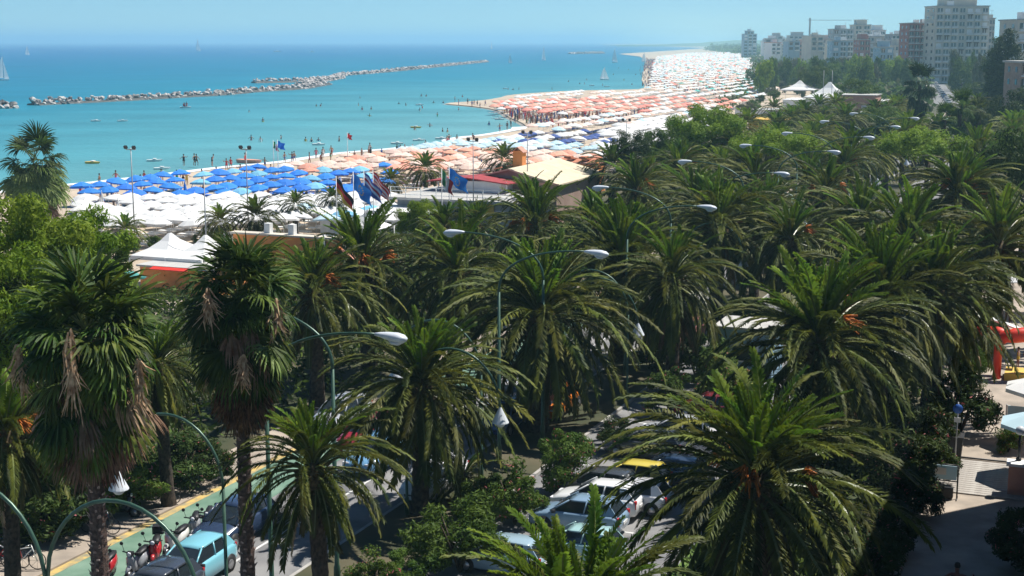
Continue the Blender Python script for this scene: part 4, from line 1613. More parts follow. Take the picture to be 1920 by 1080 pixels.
def terrace():
    p = at(745, 368, 3.4)
    root = link('terrace_building', None, loc=(p.x, p.y, 0), rz=RZ, label='long grey beach club terrace with white railings left of the restaurant', cat='building')
    part('wall', MB().box((6.5, 5, 1.6), (13, 10, 3.2)), M['grey_wall'], root)
    part('deck_slab', MB().box((6.5, 4.6, 3.32), (14, 11.4, .25)), M['concrete'], root)
    for i in range(9):
        part('railing_post', MB().box((-.3 + i * 1.7, -.9, 3.98), (.07, .07, 1.05)), M['white'], root)
    for z in (3.75, 4.1, 4.48):
        part('rail', MB().box((6.5, -.96, z), (13.8, .05, .06)), M['white'], root)
    rp = part('red_roof', gable(MB(), 1, 9.5, 6, 10, 4.55, .45, .4), M['roof_red'], root)
    part('upper_room', MB().box((5.5, 8, 4.0), (6.6, 3.6, 1.2)), M['white'], root)
    part('canopy_poles', MB().box((1.6, 6.4, 4.0), (.1, .1, 1.2)).box((9.4, 6.4, 4.0), (.1, .1, 1.2)), M['white'], root)
    for i in range(5):
        w1 = part('window', MB().box((1.6 + i * 2.4, -.03, 1.8), (1.6, .06, 1.2)), M['white'], root)
        part('pane', MB().box((1.6 + i * 2.4, -.08, 1.8), (1.4, .04, 1.0)), M['glass'], w1)
    part('sign_board', MB().box((10.3, -.1, 2.6), (.9, .1, .8)), M['cloth_yellow'], root)


terrace()


def pavilion(px, py, w, d, wall_h, m, label, roof=None, hang=.4, dark_roof='concrete', cat='building', wins=3):
    """flat roofed block: left front top corner seen at px, py"""
    p = at(px, py, wall_h)
    root = link('beach_building', None, loc=(p.x, p.y, 0), rz=RZ, label=label, cat=cat)
    part('wall', MB().box((w / 2, d / 2, wall_h / 2 - .05), (w, d, wall_h - .1)), m, root)
    part('roof', MB().box((w / 2, d / 2, wall_h), (w + hang, d + hang, .14)), M[dark_roof], root)
    for i in range(wins):
        x = w * (i + .5) / wins
        f = part('window', MB().box((x, -.03, wall_h * .5), (w / wins * .5, .06, wall_h * .35)), M['white'], root)
        part('pane', MB().box((x, -.08, wall_h * .5), (w / wins * .42, .04, wall_h * .28)), M['glass'], f)
    return root


r1 = pavilion(437, 436, 9.6, .6, 3.9, M['orange_wall'], 'flat roofed orange beach building with white edge and small chimneys', dark_roof='cream_wall', wins=0)
for x, y in ((3.0, .5), (5.2, .5)):
    part('chimney', MB().box((x, y, 4.35), (.5, .5, .8)), M['white'], r1)
part('downpipe', MB().tube([(8.4, -.12, .1), (8.4, -.12, 4.2)], .12, 8), M['pole_grey'], r1)
part('orange_canopy', MB().box((10.4, 1.5, 2.6), (1.6, 3.0, .1), Matrix.Rotation(.5, 3, 'Y')), M['cloth_orange'], r1)
r2 = pavilion(262, 497, 6.6, 5, 2.2, M['orange_wall'], 'orange beach kiosk with red awning under the white marquee', wins=0)
part('awning', MB().box((3.2, -.4, 2.16), (3.6, .7, .06), Matrix.Rotation(.22, 3, 'X')), M['red'], r2)
part('table_umbrella', MB().lathe([(1.3, 0), (.05, .6)], 8, c=(2.2, -4.2, 2.0)), M['cloth_teal'], r2)
pavilion(1405, 224, 11.5, 8, 4.0, M['yellow_wall'], 'flat yellow beach building behind the lime green tree', dark_roof='yellow_wall', wins=0)
pavilion(1468, 187, 26, 12, 4.6, M['white'], 'long white beach club building under the pyramid tents', dark_roof='white', wins=7)
pavilion(1574, 178, 8, 9, 7.0, M['pink_wall'], 'small reddish building at the end of the long white one', wins=2)
pavilion(1378, 205, 10, 8, 2.6, M['white'], 'low white beach hut left of the long white building', dark_roof='white', wins=2)
pavilion(600, 402, 4.0, 4, 2.2, M['white'], 'little white hut among beach loungers, left of the flag poles', dark_roof='white', wins=1)
pavilion(690, 395, 7.4, 5, 2.4, M['white'], 'white canopied stand with a blue end beneath the flags', dark_roof='white', wins=2)
pavilion(1345, 612, 3.2, 3, 2.9, M['blue_wall'], 'pale blue kiosk glimpsed under the palms beside green shrubs', wins=1)


def marquee(px, py, w, d, eave, peak, label, n=2):
    p = at(px, py, eave)
    root = link('marquee', None, loc=(p.x, p.y, 0), rz=RZ, label=label, cat='marquee')
    for i in range(n):
        x0, x1 = w * i / n, w * (i + 1) / n
        xm, ym = (x0 + x1) / 2, d / 2
        mb = MB()
        # concave tent roof
        rings = []
        for t, z in ((1, 0), (.55, .28), (.25, .62), (.04, 1)):
            q = []
            for (sx, sy) in ((-1, -1), (0, -1), (1, -1), (1, 0), (1, 1), (0, 1), (-1, 1), (-1, 0)):
                q.append(Vector((xm + sx * t * (x1 - x0) / 2, ym + sy * t * d / 2, eave + z * (peak - eave))))
            rings.append(q)
        mb.loft(rings, smooth=False, cap=False)
        part('tent_roof', mb, M['canvas_white'], root)
        part('valance', MB().box((xm, -.03, eave - .12), (x1 - x0 - .1, .05, .3)).box((xm, d + .03, eave - .12), (x1 - x0 - .1, .05, .3)), M['canvas_white'], root)
    for x in [w * i / n for i in range(n + 1)]:
        for y in (0, d):
            part('post', MB().tube([(x, y, 0), (x, y, eave)], .06, 6), M['white'], root)


marquee(243, 479, 6.7, 6.0, 2.5, 4.0, 'white double peaked marquee over the orange kiosk', 2)
marquee(640, 428, 3.6, 3.6, 2.0, 3.6, 'small white pagoda tent below the flags', 1)
marquee(1506, 182, 11, 10, 5.4, 9.0, 'big white pyramid tent on the long white building', 1)
marquee(1462, 168, 10, 9, 5.0, 7.6, 'smaller white pyramid tent left of the big one', 1)
marquee(1560, 218, 8, 6, 3.2, 4.6, 'pale boat cover tent right of the long white building', 2)


# ---- town blocks
def block(px0, px1, py_top, dist, floors, m, label, depth=14, balc=True, name='apartment_building', rz=0.0, roof='concrete', bays=None, wm='glass', fh=3.0, group=None,
          pent=False, simple=False):
    x0, x1 = (px0 - 960) / F * dist, (px1 - 960) / F * dist
    top = CAM_H - dist * math.tan(PITCH + math.atan((py_top - 540) / F))
    W = x1 - x0
    floors = min(floors, int(top / fh))
    root = link(name, None, loc=(x0, dist, 0), rz=rz, label=label, cat='building', group=group)
    part('wall', MB().box((W / 2, depth / 2, top / 2), (W, depth, top)), m, root)
    part('roof', MB().box((W / 2, depth / 2, top + .2), (W + .8, depth + .8, .4)), M[roof], root)
    bays = bays or max(2, int(W / 4.2))
    bw = W / bays
    wme = MB().box((0, -.04, 0), (bw * .66, .08, fh * .58)).mesh('window', M[wm])
    fr = MB().box((0, -.12, 0), (bw * .07, .06, fh * .52)).mesh('frame', M['white'])
    bal = MB().box((0, -.75, 0), (bw * .82, 1.5, .22)).box((0, -1.48, .32), (bw * .82, .06, .3)).box((0, -1.48, .85), (bw * .82, .05, .07)).mesh('balcony', M['white'])
    brr = random.Random(int(px0))
    wm2 = MB().box((0, -.05, -.1), (bw * .62, .1, fh * .5)).mesh('window', M['white'])
    wm3 = MB().box((0, -.04, 0), (bw * .5, .08, fh * .58)).box((0, -.5, fh * .32), (bw * .7, 1.0, .1), Matrix.Rotation(.4, 3, 'X')).mesh('window', M['brown'])
    for i in range(3 if W > 9 else 1):
        xx, yy, s_ = brr.uniform(.15, .85) * W, brr.uniform(.2, .8) * depth, brr.uniform(1.0, 2.6)
        part('roof_hut', MB().box((xx, yy, top + .4 + s_ / 2), (s_ * 1.5, s_ * 1.4, s_)), M['white'] if i else m, root)
    part('aerial', MB().tube([(W * .7, depth * .4, top), (W * .7, depth * .4, top + 4.5)], .09, 4).box((W * .7, depth * .4, top + 4), (1.6, .08, .08)), M['pole_grey'], root)
    swme = MB().box((0, 0, 0), (.08, depth * .12, fh * .45)).mesh('window', M[wm])
    for f in range(floors):
        z = top - fh * (f + .55)
        for b in range(bays):
            x = bw * (b + .5)
            wo = link('window', wme if brr.random() < .72 else wm2 if brr.random() < .6 else wm3, root, loc=(x, 0, z))
            if not simple:
                link('frame', fr, wo)
            if balc and (b + (0 if bays < 4 else 1)) % 4 != 0:
                link('balcony', bal, root, loc=(x, 0, z - fh * .5))
        if not simple:
            for y in (.25, .7):
                link('window', swme, root, loc=(-.03, depth * y, z))
    if pent:
        part('penthouse', MB().box((W * .5, depth * .5, top + 1.8), (W * .62, depth * .6, 3.0)), m, root)
        part('penthouse_roof', MB().box((W * .5, depth * .5, top + 3.45), (W * .7, depth * .7, .3)), M['white'], root)
    return root


h = block(1741, 1838, 12, 640, 11, M['cream_wall'], 'tall cream hotel with rows of balconies, highest building on the skyline', depth=18, bays=7, pent=True, fh=3.05)
part('side_balcony', MB().box((-.9, 6, 33), (1.8, 5, .25)).box((-.9, 6, 30), (1.8, 5, .25)).box((-.9, 6, 27), (1.8, 5, .25)), M['white'], h)
block(1692, 1744, 44, 660, 6, M['red_wall'], 'dark red apartment block with balconies left of the tall hotel', depth=16, bays=5)
block(1840, 1850, 35, 700, 5, M['cream_wall'], 'narrow pale tower just right of the tall hotel', depth=8, bays=2, balc=False)
block(1893, 1990, 38, 420, 3, M['cream_wall'], 'grey white apartment building at the top right corner', depth=16, bays=5)
block(1903, 1960, 118, 300, 2, M['brown_wall'], 'low brownish house below the poplars at the right edge', depth=10, bays=4, fh=2.6)
T = 'distant '
TOWN = [
    (1552, 1590, 46, 900, 5, 'grey_wall', 'grey terraced block with a stepped roof, left part of the skyline group', True),
    (1592, 1622, 38, 930, 5, 'cream_wall', 'pale block with a roof terrace next to the grey stepped one', True),
    (1552, 1592, 68, 860, 4, 'blue_wall', 'bluish block in front of the grey stepped one', True),
    (1600, 1660, 60, 840, 4, 'cream_wall', 'wide cream block in the middle of the skyline group', True),
    (1625, 1650, 48, 980, 4, 'white', 'white block rising behind the wide cream one', True),
    (1660, 1695, 56, 820, 4, 'grey_wall', 'pale grey block left of the dark red one', True),
    (1668, 1690, 76, 760, 3, 'cream_wall', 'low cream house in front of the pale grey block', False),
    (1602, 1622, 66, 800, 3, 'red_wall', 'small dark red house between the cream blocks', False),
    (1640, 1665, 80, 740, 3, 'blue_wall', 'low bluish house among trees', False),
    (1520, 1552, 62, 1150, 4, 'cream_wall', 'reddish roofed house left of the bluish block', False),
    (1490, 1522, 70, 1100, 3, 'pink_wall', 'pinkish low house with a red roof', False),
    (1472, 1505, 55, 1350, 5, 'grey_wall', 'grey apartment block under the crane', True),
    (1512, 1535, 60, 1300, 4, 'grey_wall', 'dark grey house right of the crane', False),
    (1440, 1460, 56, 1500, 5, 'grey_wall', 'pale hazy block between the square tower and the crane', True),
    (1424, 1442, 66, 1500, 3, 'white', 'low hazy white house right of the square tower', False),
    (1388, 1412, 52, 1450, 8, 'blue_wall', 'lone square blue grey tower standing left of the town', True),
    (1394, 1406, 47, 1452, 1, 'blue_wall', 'small top storey on the lone square tower', False),
]
for (a, b, t, d, fl, m, lab, bal) in TOWN:
    t += 12 if a < 1540 else 9
    block(a, b, t, d, fl, M[m], lab, balc=bal, pent=(int(a) % 3 != 1 and b - a > 15), roof='roof_tile' if 'red roof' in lab or 'reddish roofed' in lab else 'concrete', simple=d > 1000, fh=3.1)
rb = random.Random(4)
for i in range(26):
    px = 1425 + 400 * rb.random()
    d = rb.uniform(900, 1700)
    wpx = rb.uniform(10, 26)
    block(px, px + wpx, rb.uniform(68, 84), d, rb.randint(2, 4), M[rb.choice(['cream_wall', 'grey_wall', 'white', 'pink_wall', 'blue_wall', 'cream_wall'])],
          'one of the small hazy houses filling the gaps of the distant town', balc=rb.random() < .4, roof=rb.choice(['roof_tile', 'concrete', 'concrete']), simple=True,
          group='small hazy houses of the distant town', rz=rb.uniform(-.3, .3))
# crane
p = Vector(((1509 - 960) / F * 1300, 1300, 0))
top = CAM_H + (77 - 35) / F * 1300
root = link('tower_crane', None, loc=p, label='thin tower crane above the distant town', cat='crane')
part('mast', MB().box((0, 0, top / 2), (1.4, 1.4, top)), M['pole_grey'], root)
part('jib', MB().box((18, 0, top - 2), (40, .4, .4)), M['pole_grey'], root)

# hotel row on the right of the promenade, out of frame: it throws the shade over the pavement
root = link('promenade_hotel', None, loc=uv(22, .9), rz=RZ, label='pink hotel beside the shaded end of the promenade', cat='building')
part('wall', MB().box((5, 21, 10), (10, 42, 20)), M['pink_wall'], root)
for f in range(6):
    for b in range(9):
        part('window', MB().box((-.04, 3 + b * 3.9, 2.2 + f * 3.3), (.08, 1.2, 1.7)), M['glass'], root)
        part('shutter', MB().box((-.06, 2.1 + b * 3.9, 2.2 + f * 3.3), (.1, .55, 1.7)).box((-.06, 3.9 + b * 3.9, 2.2 + f * 3.3), (.1, .55, 1.7)), M['brown'], root)
part('cornice', MB().box((4.9, 21, 20.15), (10.6, 42.6, .3)), M['white'], root)

# ================================================================ BEACH
def umbrella_meshes(m, r=1.3, n=8):
    mb = MB()
    vs = [(0, 0, .62)]
    for i in range(n):
        a = 2 * math.pi * i / n
        vs.append((r * .55 * math.cos(a), r * .55 * math.sin(a), .40))
    for i in range(n):
        a = 2 * math.pi * i / n
        vs.append((r * math.cos(a), r * math.sin(a), .08))
    for i in range(n):
        a = 2 * math.pi * i / n
        vs.append((r * math.cos(a), r * math.sin(a), -.07))
    fs = [(0, 1 + i, 1 + (i + 1) % n) for i in range(n)]
    fs += [(1 + i, 1 + n + i, 1 + n + (i + 1) % n, 1 + (i + 1) % n) for i in range(n)]
    fs += [(1 + n + i, 1 + 2 * n + i, 1 + 2 * n + (i + 1) % n, 1 + n + (i + 1) % n) for i in range(n)]
    mb.add(vs, fs)
    return mb.mesh('canopy', m)


UMB = {c: umbrella_meshes(M['canvas_white'] if c == 'white' else M['cloth_' + c], 1.42 if c == 'white' else 1.34) for c in
       ('white', 'blue', 'orange', 'coral', 'pale', 'navy', 'peach', 'teal', 'yellow', 'sky')}
UPOLE = MB().tube([(0, 0, 0), (0, 0, 2.75)], .03, 5).mesh('pole', M['white'])
UTIP = MB().lathe([(.04, .6), (.05, .66), (.01, .74)], 6).mesh('finial', M['white'])
BED = {c: MB().box((0, 0, .32), (.65, 1.9, .08)).box((-.28, 0, .15), (.04, 1.7, .3)).box((.28, 0, .15), (.04, 1.7, .3)).box((0, 1.05, .5), (.65, .5, .06), Matrix.Rotation(.6, 3, 'X')).mesh('sunbed', M[m])
       for c, m in (('blue', 'cloth_blue'), ('white', 'white'), ('navy', 'cloth_navy'), ('red', 'suit_red'))}

# zones in the photograph: polygon, palette, spacing across, spacing along, label
ZONES = [
    ([(140, 342), (300, 328), (470, 313), (560, 319), (620, 316), (700, 313), (738, 311), (738, 340), (745, 352), (640, 364), (140, 368)], ['blue'] * 5 + ['sky'], 3.15, 4.9,
     'bright blue beach umbrella in the blue block nearest the shore', 'blue umbrellas of the nearest beach club'),
    ([(140, 368), (640, 364), (700, 352), (745, 356), (740, 384), (640, 388), (560, 400), (560, 418), (140, 422)], ['white'] * 24 + ['pale'], 2.7, 3.2,
     'white umbrella in the close rows of the nearest white block', 'white umbrellas of the nearest beach club'),
    ([(560, 388), (740, 384), (740, 415), (560, 418)], ['white', 'pale', 'sky', 'white'], 3.0, 4.0,
     'white or pale blue umbrella beside the pagoda tent and flags', 'pale umbrellas by the pagoda tent'),
    ([(470, 314), (560, 299), (640, 286), (700, 280), (705, 284), (560, 306), (560, 320)], ['white', 'peach', 'white'], 3.2, 4.6,
     'pale umbrella in the front row between blue and pink blocks', 'pale umbrellas between the blue and pink blocks'),
    ([(560, 306), (700, 284), (845, 277), (930, 280), (1120, 292), (1120, 306), (960, 306), (870, 316), (820, 322), (700, 318), (620, 322), (560, 326)], ['peach', 'orange', 'orange', 'peach', 'peach'], 2.8, 4.2,
     'salmon pink umbrella in the slanting rows beyond the blue block', 'salmon pink umbrellas'),
    ([(700, 281), (850, 264), (950, 260), (1130, 274), (1130, 292), (930, 280), (845, 283)], ['pale', 'white', 'pale'], 3.0, 4.4,
     'very pale blue umbrella between the salmon rows and the bay', 'very pale blue umbrellas'),
    ([(860, 262), (940, 252), (1090, 246), (1180, 250), (1160, 274), (950, 266)], ['white', 'white', 'navy', 'white'], 3.3, 6.4,
     'white umbrella with navy beds around it, near the bay mouth', 'white umbrellas with navy beds'),
    ([(1130, 240), (1260, 222), (1330, 225), (1260, 300), (1130, 296)], ['white'], 3.0, 4.2,
     'white umbrella in the solid white block left of the trees', 'white umbrellas left of the trees'),
    ([(985, 236), (1080, 215), (1230, 208), (1330, 205), (1330, 225), (1260, 222), (1130, 240), (1060, 246)], ['white', 'white', 'peach', 'white', 'pale'], 3.2, 7.5,
     'cream white umbrella in the widely spaced diagonal rows', 'cream white umbrellas in diagonal rows'),
    ([(925, 204), (915, 196), (940, 186), (1080, 183), (1240, 180), (1400, 186), (1360, 206), (1230, 209), (1060, 214)], ['coral', 'coral', 'orange', 'peach', 'peach', 'white'], 3.6, 7.5,
     'coral red umbrella in the block by the sandy spit', 'coral red umbrellas by the spit'),
    ([(940, 184), (965, 178), (1073, 171.5), (1240, 170), (1330, 174), (1400, 184), (1240, 180)], ['white', 'white', 'peach'], 4.0, 9,
     'white umbrella in the front row beyond the coral block', 'white umbrellas beyond the coral block'),
    ([(1211, 168), (1217, 158), (1222, 140), (1224, 120), (1232, 106), (1290, 99), (1420, 97), (1455, 104), (1475, 125), (1480, 150), (1430, 186), (1330, 176)], ['white'] * 9 + ['peach', 'peach', 'pale', 'coral', 'pale', 'teal'], 5.0, 9.0,
     'far white or peach umbrella in the endless crowded beach', 'far umbrellas of the crowded beach'),
]
ru = random.Random(12)
ITEMS = []
for zi, (poly, pal, su, sv, lab, grp) in enumerate(ZONES):
    g = [at(q[0], q[1], 2.2) for q in poly]
    ur = [to_uv(p.x, p.y) for p in g]
    u0, u1 = min(a for a, b in ur), max(a for a, b in ur)
    v0, v1 = min(b for a, b in ur), max(b for a, b in ur)
    row = 0
    v = v0
    while v < v1:
        u = u0 + (row % 2) * su * .5
        while u < u1:
            f = 1.0
            p = uv(u + ru.uniform(-.22, .22), v + ru.uniform(-.16, .16))
            q = pix(Vector((p.x, p.y, 2.2)))
            if inside(q[0], q[1], poly) and ru.random() < .95:
                ITEMS.append((p, ru.choice(pal), zi))
            u += su
        v += sv
        row += 1
ITEMS.sort(key=lambda t: t[0].length)
print('umbrellas', len(ITEMS))
# 300 umbrellas nearest the camera one by one, the rest as one mass for each cloth
first = {}
for p, c, zi in ITEMS[:300]:
    lab, grp = ZONES[zi][4], ZONES[zi][5]
    if grp not in first:
        first[grp] = 1
    root = link('beach_umbrella', None, loc=(p.x, p.y, 0), label=lab, cat='beach umbrella', group=grp, rz=ru.uniform(0, 1))
    s = ru.uniform(.95, 1.1)
    cz = ru.uniform(2.05, 2.25)
    cn = link('canopy', UMB[c], root, loc=(0, 0, cz), sc=s)
    cn.rotation_euler = (ru.uniform(-.13, .13), ru.uniform(-.13, .13), ru.uniform(0, 1))
    if ru.random() < .035:
        cn.scale = (.16, .16, 2.2)
        cn.location.z = 1.5
    link('pole', UPOLE, root)
    link('finial', UTIP, root, loc=(0, 0, cz))
allm = list(UMB)
mb = MB()
cv = {c: ([tuple(v.co) for v in UMB[c].vertices], [tuple(f.vertices) for f in UMB[c].polygons]) for c in allm}
for p, c, zi in ITEMS[300:]:
    far = p.length > 500
    vs, fs = cv[c]
    if far:
        vs = [vs[0]] + vs[9:17]
        fs = [(0, 1 + i, 1 + (i + 1) % 8) for i in range(8)]
    s = ru.uniform(.92, 1.12)
    tx, ty = ru.uniform(-.1, .1), ru.uniform(-.1, .1)
    z0 = ru.uniform(2.0, 2.3)
    a = ru.uniform(0, .8)
    ca, sa = math.cos(a), math.sin(a)
    mb.add([((x * ca - y * sa) * s + p.x, (x * sa + y * ca) * s + p.y, z * s + z0 + tx * x + ty * y) for x, y, z in vs], fs, allm.index(c))
    if not far:
        mb.box((p.x, p.y, 1.1), (.06, .06, 2.2), mi=0)
part('far_umbrellas', mb, [UMB[c].materials[0] for c in allm], None, kind='stuff')
# sunbeds beneath them
mb = MB()
bm_ = ['white', 'cloth_blue', 'cloth_navy', 'suit_red']
for p, c, zi in ITEMS:
    if p.length > 700:
        break
    k = 1 if zi == 0 else 2 if zi in (6, 8) else 0
    for s in (-1, 1):
        if ru.random() < .8:
            q = p + Vector((UX, UY, 0)) * s * .75 + Vector((UY, -UX, 0)) * -1.1
            mb.box((q.x, q.y, .33), (.6, 1.8, .12), Matrix.Rotation(RZ + math.pi / 2, 3, 'Z'), k)
part('sunbeds', mb, [M[x] for x in bm_], None, kind='stuff')

# ---- people
def body_mesh(name, J, edges, rads, root=0):
    me = bpy.data.meshes.new('b')
    me.from_pydata(J, edges, [])
    o = bpy.data.objects.new('b', me)
    C.objects.link(o)
    md = o.modifiers.new('s', 'SKIN')
    for i, sv_ in enumerate(me.skin_vertices[0].data):
        sv_.radius = rads[i]
        sv_.use_root = (i == root)
    sb = o.modifiers.new('u', 'SUBSURF')
    sb.levels = 1
    bpy.context.view_layer.update()
    ev = o.evaluated_get(bpy.context.evaluated_depsgraph_get())
    m2 = bpy.data.meshes.new_from_object(ev)
    m2.name = name
    bpy.data.objects.remove(o)
    m2.materials.clear()
    m2.materials.append(M['skin'])
    for p_ in m2.polygons:
        p_.use_smooth = True
    return m2


def person_pose(step=.0, arm=.1, lift=0, bend=0, seed=0):
    b = bend
    J = [(0, 0, .92), (0, .02 - b * .1, 1.12), (0, 0 - b * .25, 1.34), (0, -b * .32, 1.50), (0, .01 - b * .36, 1.58), (0, -.01 - b * .4, 1.70),     # pelvis..head
         (-.09, 0, .86), (-.11, -step * .5, .48), (-.11, -step * .35 + .02, .08), (-.11, -step * .35 - .13, .03),
         (.09, 0, .86), (.11, step * .5, .48), (.11, step * .6, .08), (.11, step * .6 - .13, .03),
         (-.19, -b * .3, 1.42), (-.25 - arm * .4, .04, 1.15), (-.25 - arm * .6, -.08, .92 + lift * .3), (-.25 - arm * .6, -.13, .82 + lift * .5),
         (.19, -b * .3, 1.42), (.25 + arm * .4, .02, 1.15 + lift * .2), (.26 + arm * .5, -.10, .94 + lift * .7), (.26 + arm * .5, -.14, .85 + lift * .9)]
    E = [(0, 1), (1, 2), (2, 3), (3, 4), (4, 5), (0, 6), (6, 7), (7, 8), (8, 9), (0, 10), (10, 11), (11, 12), (12, 13),
         (2, 14), (14, 15), (15, 16), (16, 17), (2, 18), (18, 19), (19, 20), (20, 21)]
    Rr = [(.15, .11), (.13, .095), (.16, .10), (.055, .055), (.085, .09), (.085, .10),
          (.09, .09), (.062, .062), (.042, .042), (.035, .03), (.09, .09), (.062, .062), (.042, .042), (.035, .03),
          (.055, .055), (.042, .042), (.034, .034), (.03, .04), (.055, .055), (.042, .042), (.034, .034), (.03, .04)]
    return body_mesh('body', J, E, Rr), b


POSES = [person_pose(.25, .2), person_pose(.0, .1), person_pose(.4, .5, .2), person_pose(.1, .6, .8), person_pose(.1, .2, .1, .6)]


def suit_mesh(m, top):
    mb = MB()
    ring = lambda z, a, b: (z, a, b)
    prof = [(.78, .215, .125), (.88, .205, .135), (.99, .175, .122)]
    if top:
        prof += [(1.12, .155, .11), (1.28, .19, .12), (1.38, .19, .11)]
    rings = [[Vector((a * math.cos(t), b * math.sin(t), z)) for t in [2 * math.pi * k / 10 for k in range(10)]] for z, a, b in prof]
    mb.loft(rings, cap=False)
    return mb.mesh('swimsuit', m)


SUITS = [suit_mesh(M['suit_' + c], t) for c in ('red', 'blue', 'black', 'white', 'pink', 'green', 'yellow') for t in (False, True)]
HAIR = MB().lathe([(.03, .145), (.08, .12), (.105, .05), (.10, -.02), (.06, -.07)], 10).mesh('hair', M['hair'])
PN = [0]


def person(p, label, group=None, rz=None, depth=0.0, suit=None, pose=None, s=None):
    r = rnd
    PN[0] += 1
    root = link('person', None, loc=(p.x, p.y, -depth), rz=r.uniform(0, 6.3) if rz is None else rz, label=label, cat='person', group=group)
    s = s or r.uniform(.92, 1.06)
    root.scale = (s, s, s)
    k = r.randrange(5) if pose is None else pose
    me, b = POSES[k]
    link('body', me, root)
    link('hair', HAIR, root, loc=(0, .015 - b * .4, 1.70))
    link('swimsuit', SUITS[r.randrange(len(SUITS)) if suit is None else suit], root)


# bathers standing along the nearest shore, left to right
NEARP = [(345, 311, 'black'), (365, 311, 0), (369, 311, 0), (398, 312, 0), (425, 319, 'red'), (433, 317, 'red'), (460, 309, 'red'), (497, 316, 0), (534, 306, 0), (548, 306, 0), (552, 304, 0),
         (218, 346, 'pink'), (271, 343, 'red'), (303, 341, 'blue'), (187, 350, 0), (593, 298, 'pink'), (606, 297, 'white'), (622, 293, 'red')]
SU = {'red': 1, 'blue': 3, 'black': 5, 'white': 7, 'pink': 9}
for i, (x, y, c) in enumerate(NEARP):
    lab = ('bather' + (f' in {c}' if c else ' in dark swimwear') + ' at the nearest water edge, ' + ORD[sorted(q[0] for q in NEARP).index(x)] + ' from the left')
    person(at(x, y), lab, 'bathers at the nearest water edge', suit=SU[c] if c else rnd.choice([2, 4, 5]))
for (x, y) in [(489, 264), (527, 259), (471, 261), (573, 263), (584, 264), (597, 262), (636, 263), (593, 198), (601, 198), (467, 209), (493, 227), (672, 197), (679, 205), (696, 204), (675, 183),
               (748, 194), (761, 197), (693, 217), (790, 180), (799, 180), (813, 192), (831, 192), (867, 181), (787, 207), (792, 202), (820, 217), (806, 236), (830, 245), (839, 246), (917, 233),
               (778, 242), (953, 167), (962, 168), (973, 167), (1035, 167), (1066, 153), (1087, 157), (1096, 157), (1100, 150), (1130, 160), (1170, 150), (1185, 158), (1192, 140), (860, 205),
               (797, 268), (751, 279), (655, 254), (1150, 140), (1160, 128), (1178, 131)]:
    person(at(x, y), 'swimmer in the turquoise bay, seen from the chest up', 'swimmers in the bay', depth=rnd.uniform(.95, 1.35))
for (x, y) in [(937, 247), (951, 242), (958, 237), (965, 231), (885, 199), (889, 197), (895, 198), (900, 202), (877, 195), (860, 197), (853, 190), (910, 198)]:
    person(at(x, y), 'bather standing at the sandy spit or in the shallows beside it', 'bathers at the sandy spit', depth=.15, suit=rnd.choice([2, 4, 5, 3]))
for n, poly, lab, grp in ((70, [(915, 205), (940, 198), (1060, 216), (1230, 212), (1120, 236), (1000, 240), (975, 228)], 'bather in the dense crowd on wet sand inside the small bay', 'crowd inside the small bay'),
                          (40, [(1205, 112), (1228, 112), (1232, 135), (1240, 160), (1212, 163), (1198, 140)], 'bather in the grey pink crowd along the far shore', 'crowd along the far shore'),
                          (10, [(560, 310), (640, 292), (900, 262), (900, 268), (700, 290), (620, 312)], 'person walking in front of the salmon pink umbrellas', 'people before the salmon umbrellas'),
                          (25, [(150, 356), (640, 352), (730, 330), (470, 330)], 'person among the bright blue umbrellas', 'people among the blue umbrellas')):
    k = 0
    while k < n:
        x, y = rnd.uniform(min(q[0] for q in poly), max(q[0] for q in poly)), rnd.uniform(min(q[1] for q in poly), max(q[1] for q in poly))
        if inside(x, y, poly):
            person(at(x, y), lab, grp)
            k += 1
# beyond: crowd mass
mb = MB()
cmats = [M[x] for x in ('skin', 'suit_black', 'suit_blue', 'suit_red', 'suit_white')]
for poly, n in (([(1205, 110), (1235, 112), (1300, 100), (1300, 104), (1250, 135), (1245, 165), (1208, 166)], 500),
                ([(1205, 164), (1202, 150), (1206, 132), (1211, 114), (1226, 112), (1240, 118), (1242, 140), (1232, 162)], 260),
                ([(930, 206), (1060, 217), (1230, 212), (1120, 238), (990, 240)], 200),
                ([(560, 326), (1120, 306), (930, 282), (700, 290)], 90),
                ([(150, 366), (600, 362), (560, 416), (150, 420)], 90),
                ([(1215, 168), (1222, 113), (1420, 97), (1475, 125), (1430, 186)], 5200)):
    g = [at(*q) for q in poly]
    gp = [(p.x, p.y) for p in g]
    k = 0
    while k < n:
        x, y = rnd.uniform(min(q[0] for q in gp), max(q[0] for q in gp)), rnd.uniform(min(q[1] for q in gp), max(q[1] for q in gp))
        if inside(x, y, gp):
            h = rnd.uniform(1.5, 1.8)
            mb.tube([(x, y, 0), (x, y, h * .5), (x, y, h * .78), (x + .02, y, h * .86), (x, y, h)], [.10, .17, .2, .07, .09], 5, rnd.choice([0, 0, 0, 1, 2, 3, 4]), smooth=False)
            k += 1
part('crowd', mb, cmats, None, kind='stuff')

# ---- beach masts, flags
def mast(px, py_top, py_base_h, label, lamps=True, hgt=9.5, name='beach_floodlight', flag=None):
    p = at(px, py_top, hgt)
    root = link(name, None, loc=(p.x, p.y, 0), label=label, cat='flagpole' if flag else 'floodlight mast', rz=RZ)
    part('pole', MB().tube([(0, 0, 0), (0, 0, hgt)], [.07, .04], 8), M['pole_grey'], root)
    if lamps:
        part('crossbar', MB().box((0, 0, hgt - .15), (1.1, .08, .08)), M['pole_grey'], root)
        for x in (-.45, .45):
            part('floodlight', MB().box((x, -.15, hgt + .05), (.3, .2, .26), Matrix.Rotation(.5, 3, 'X')), M['black'], root)
    return root


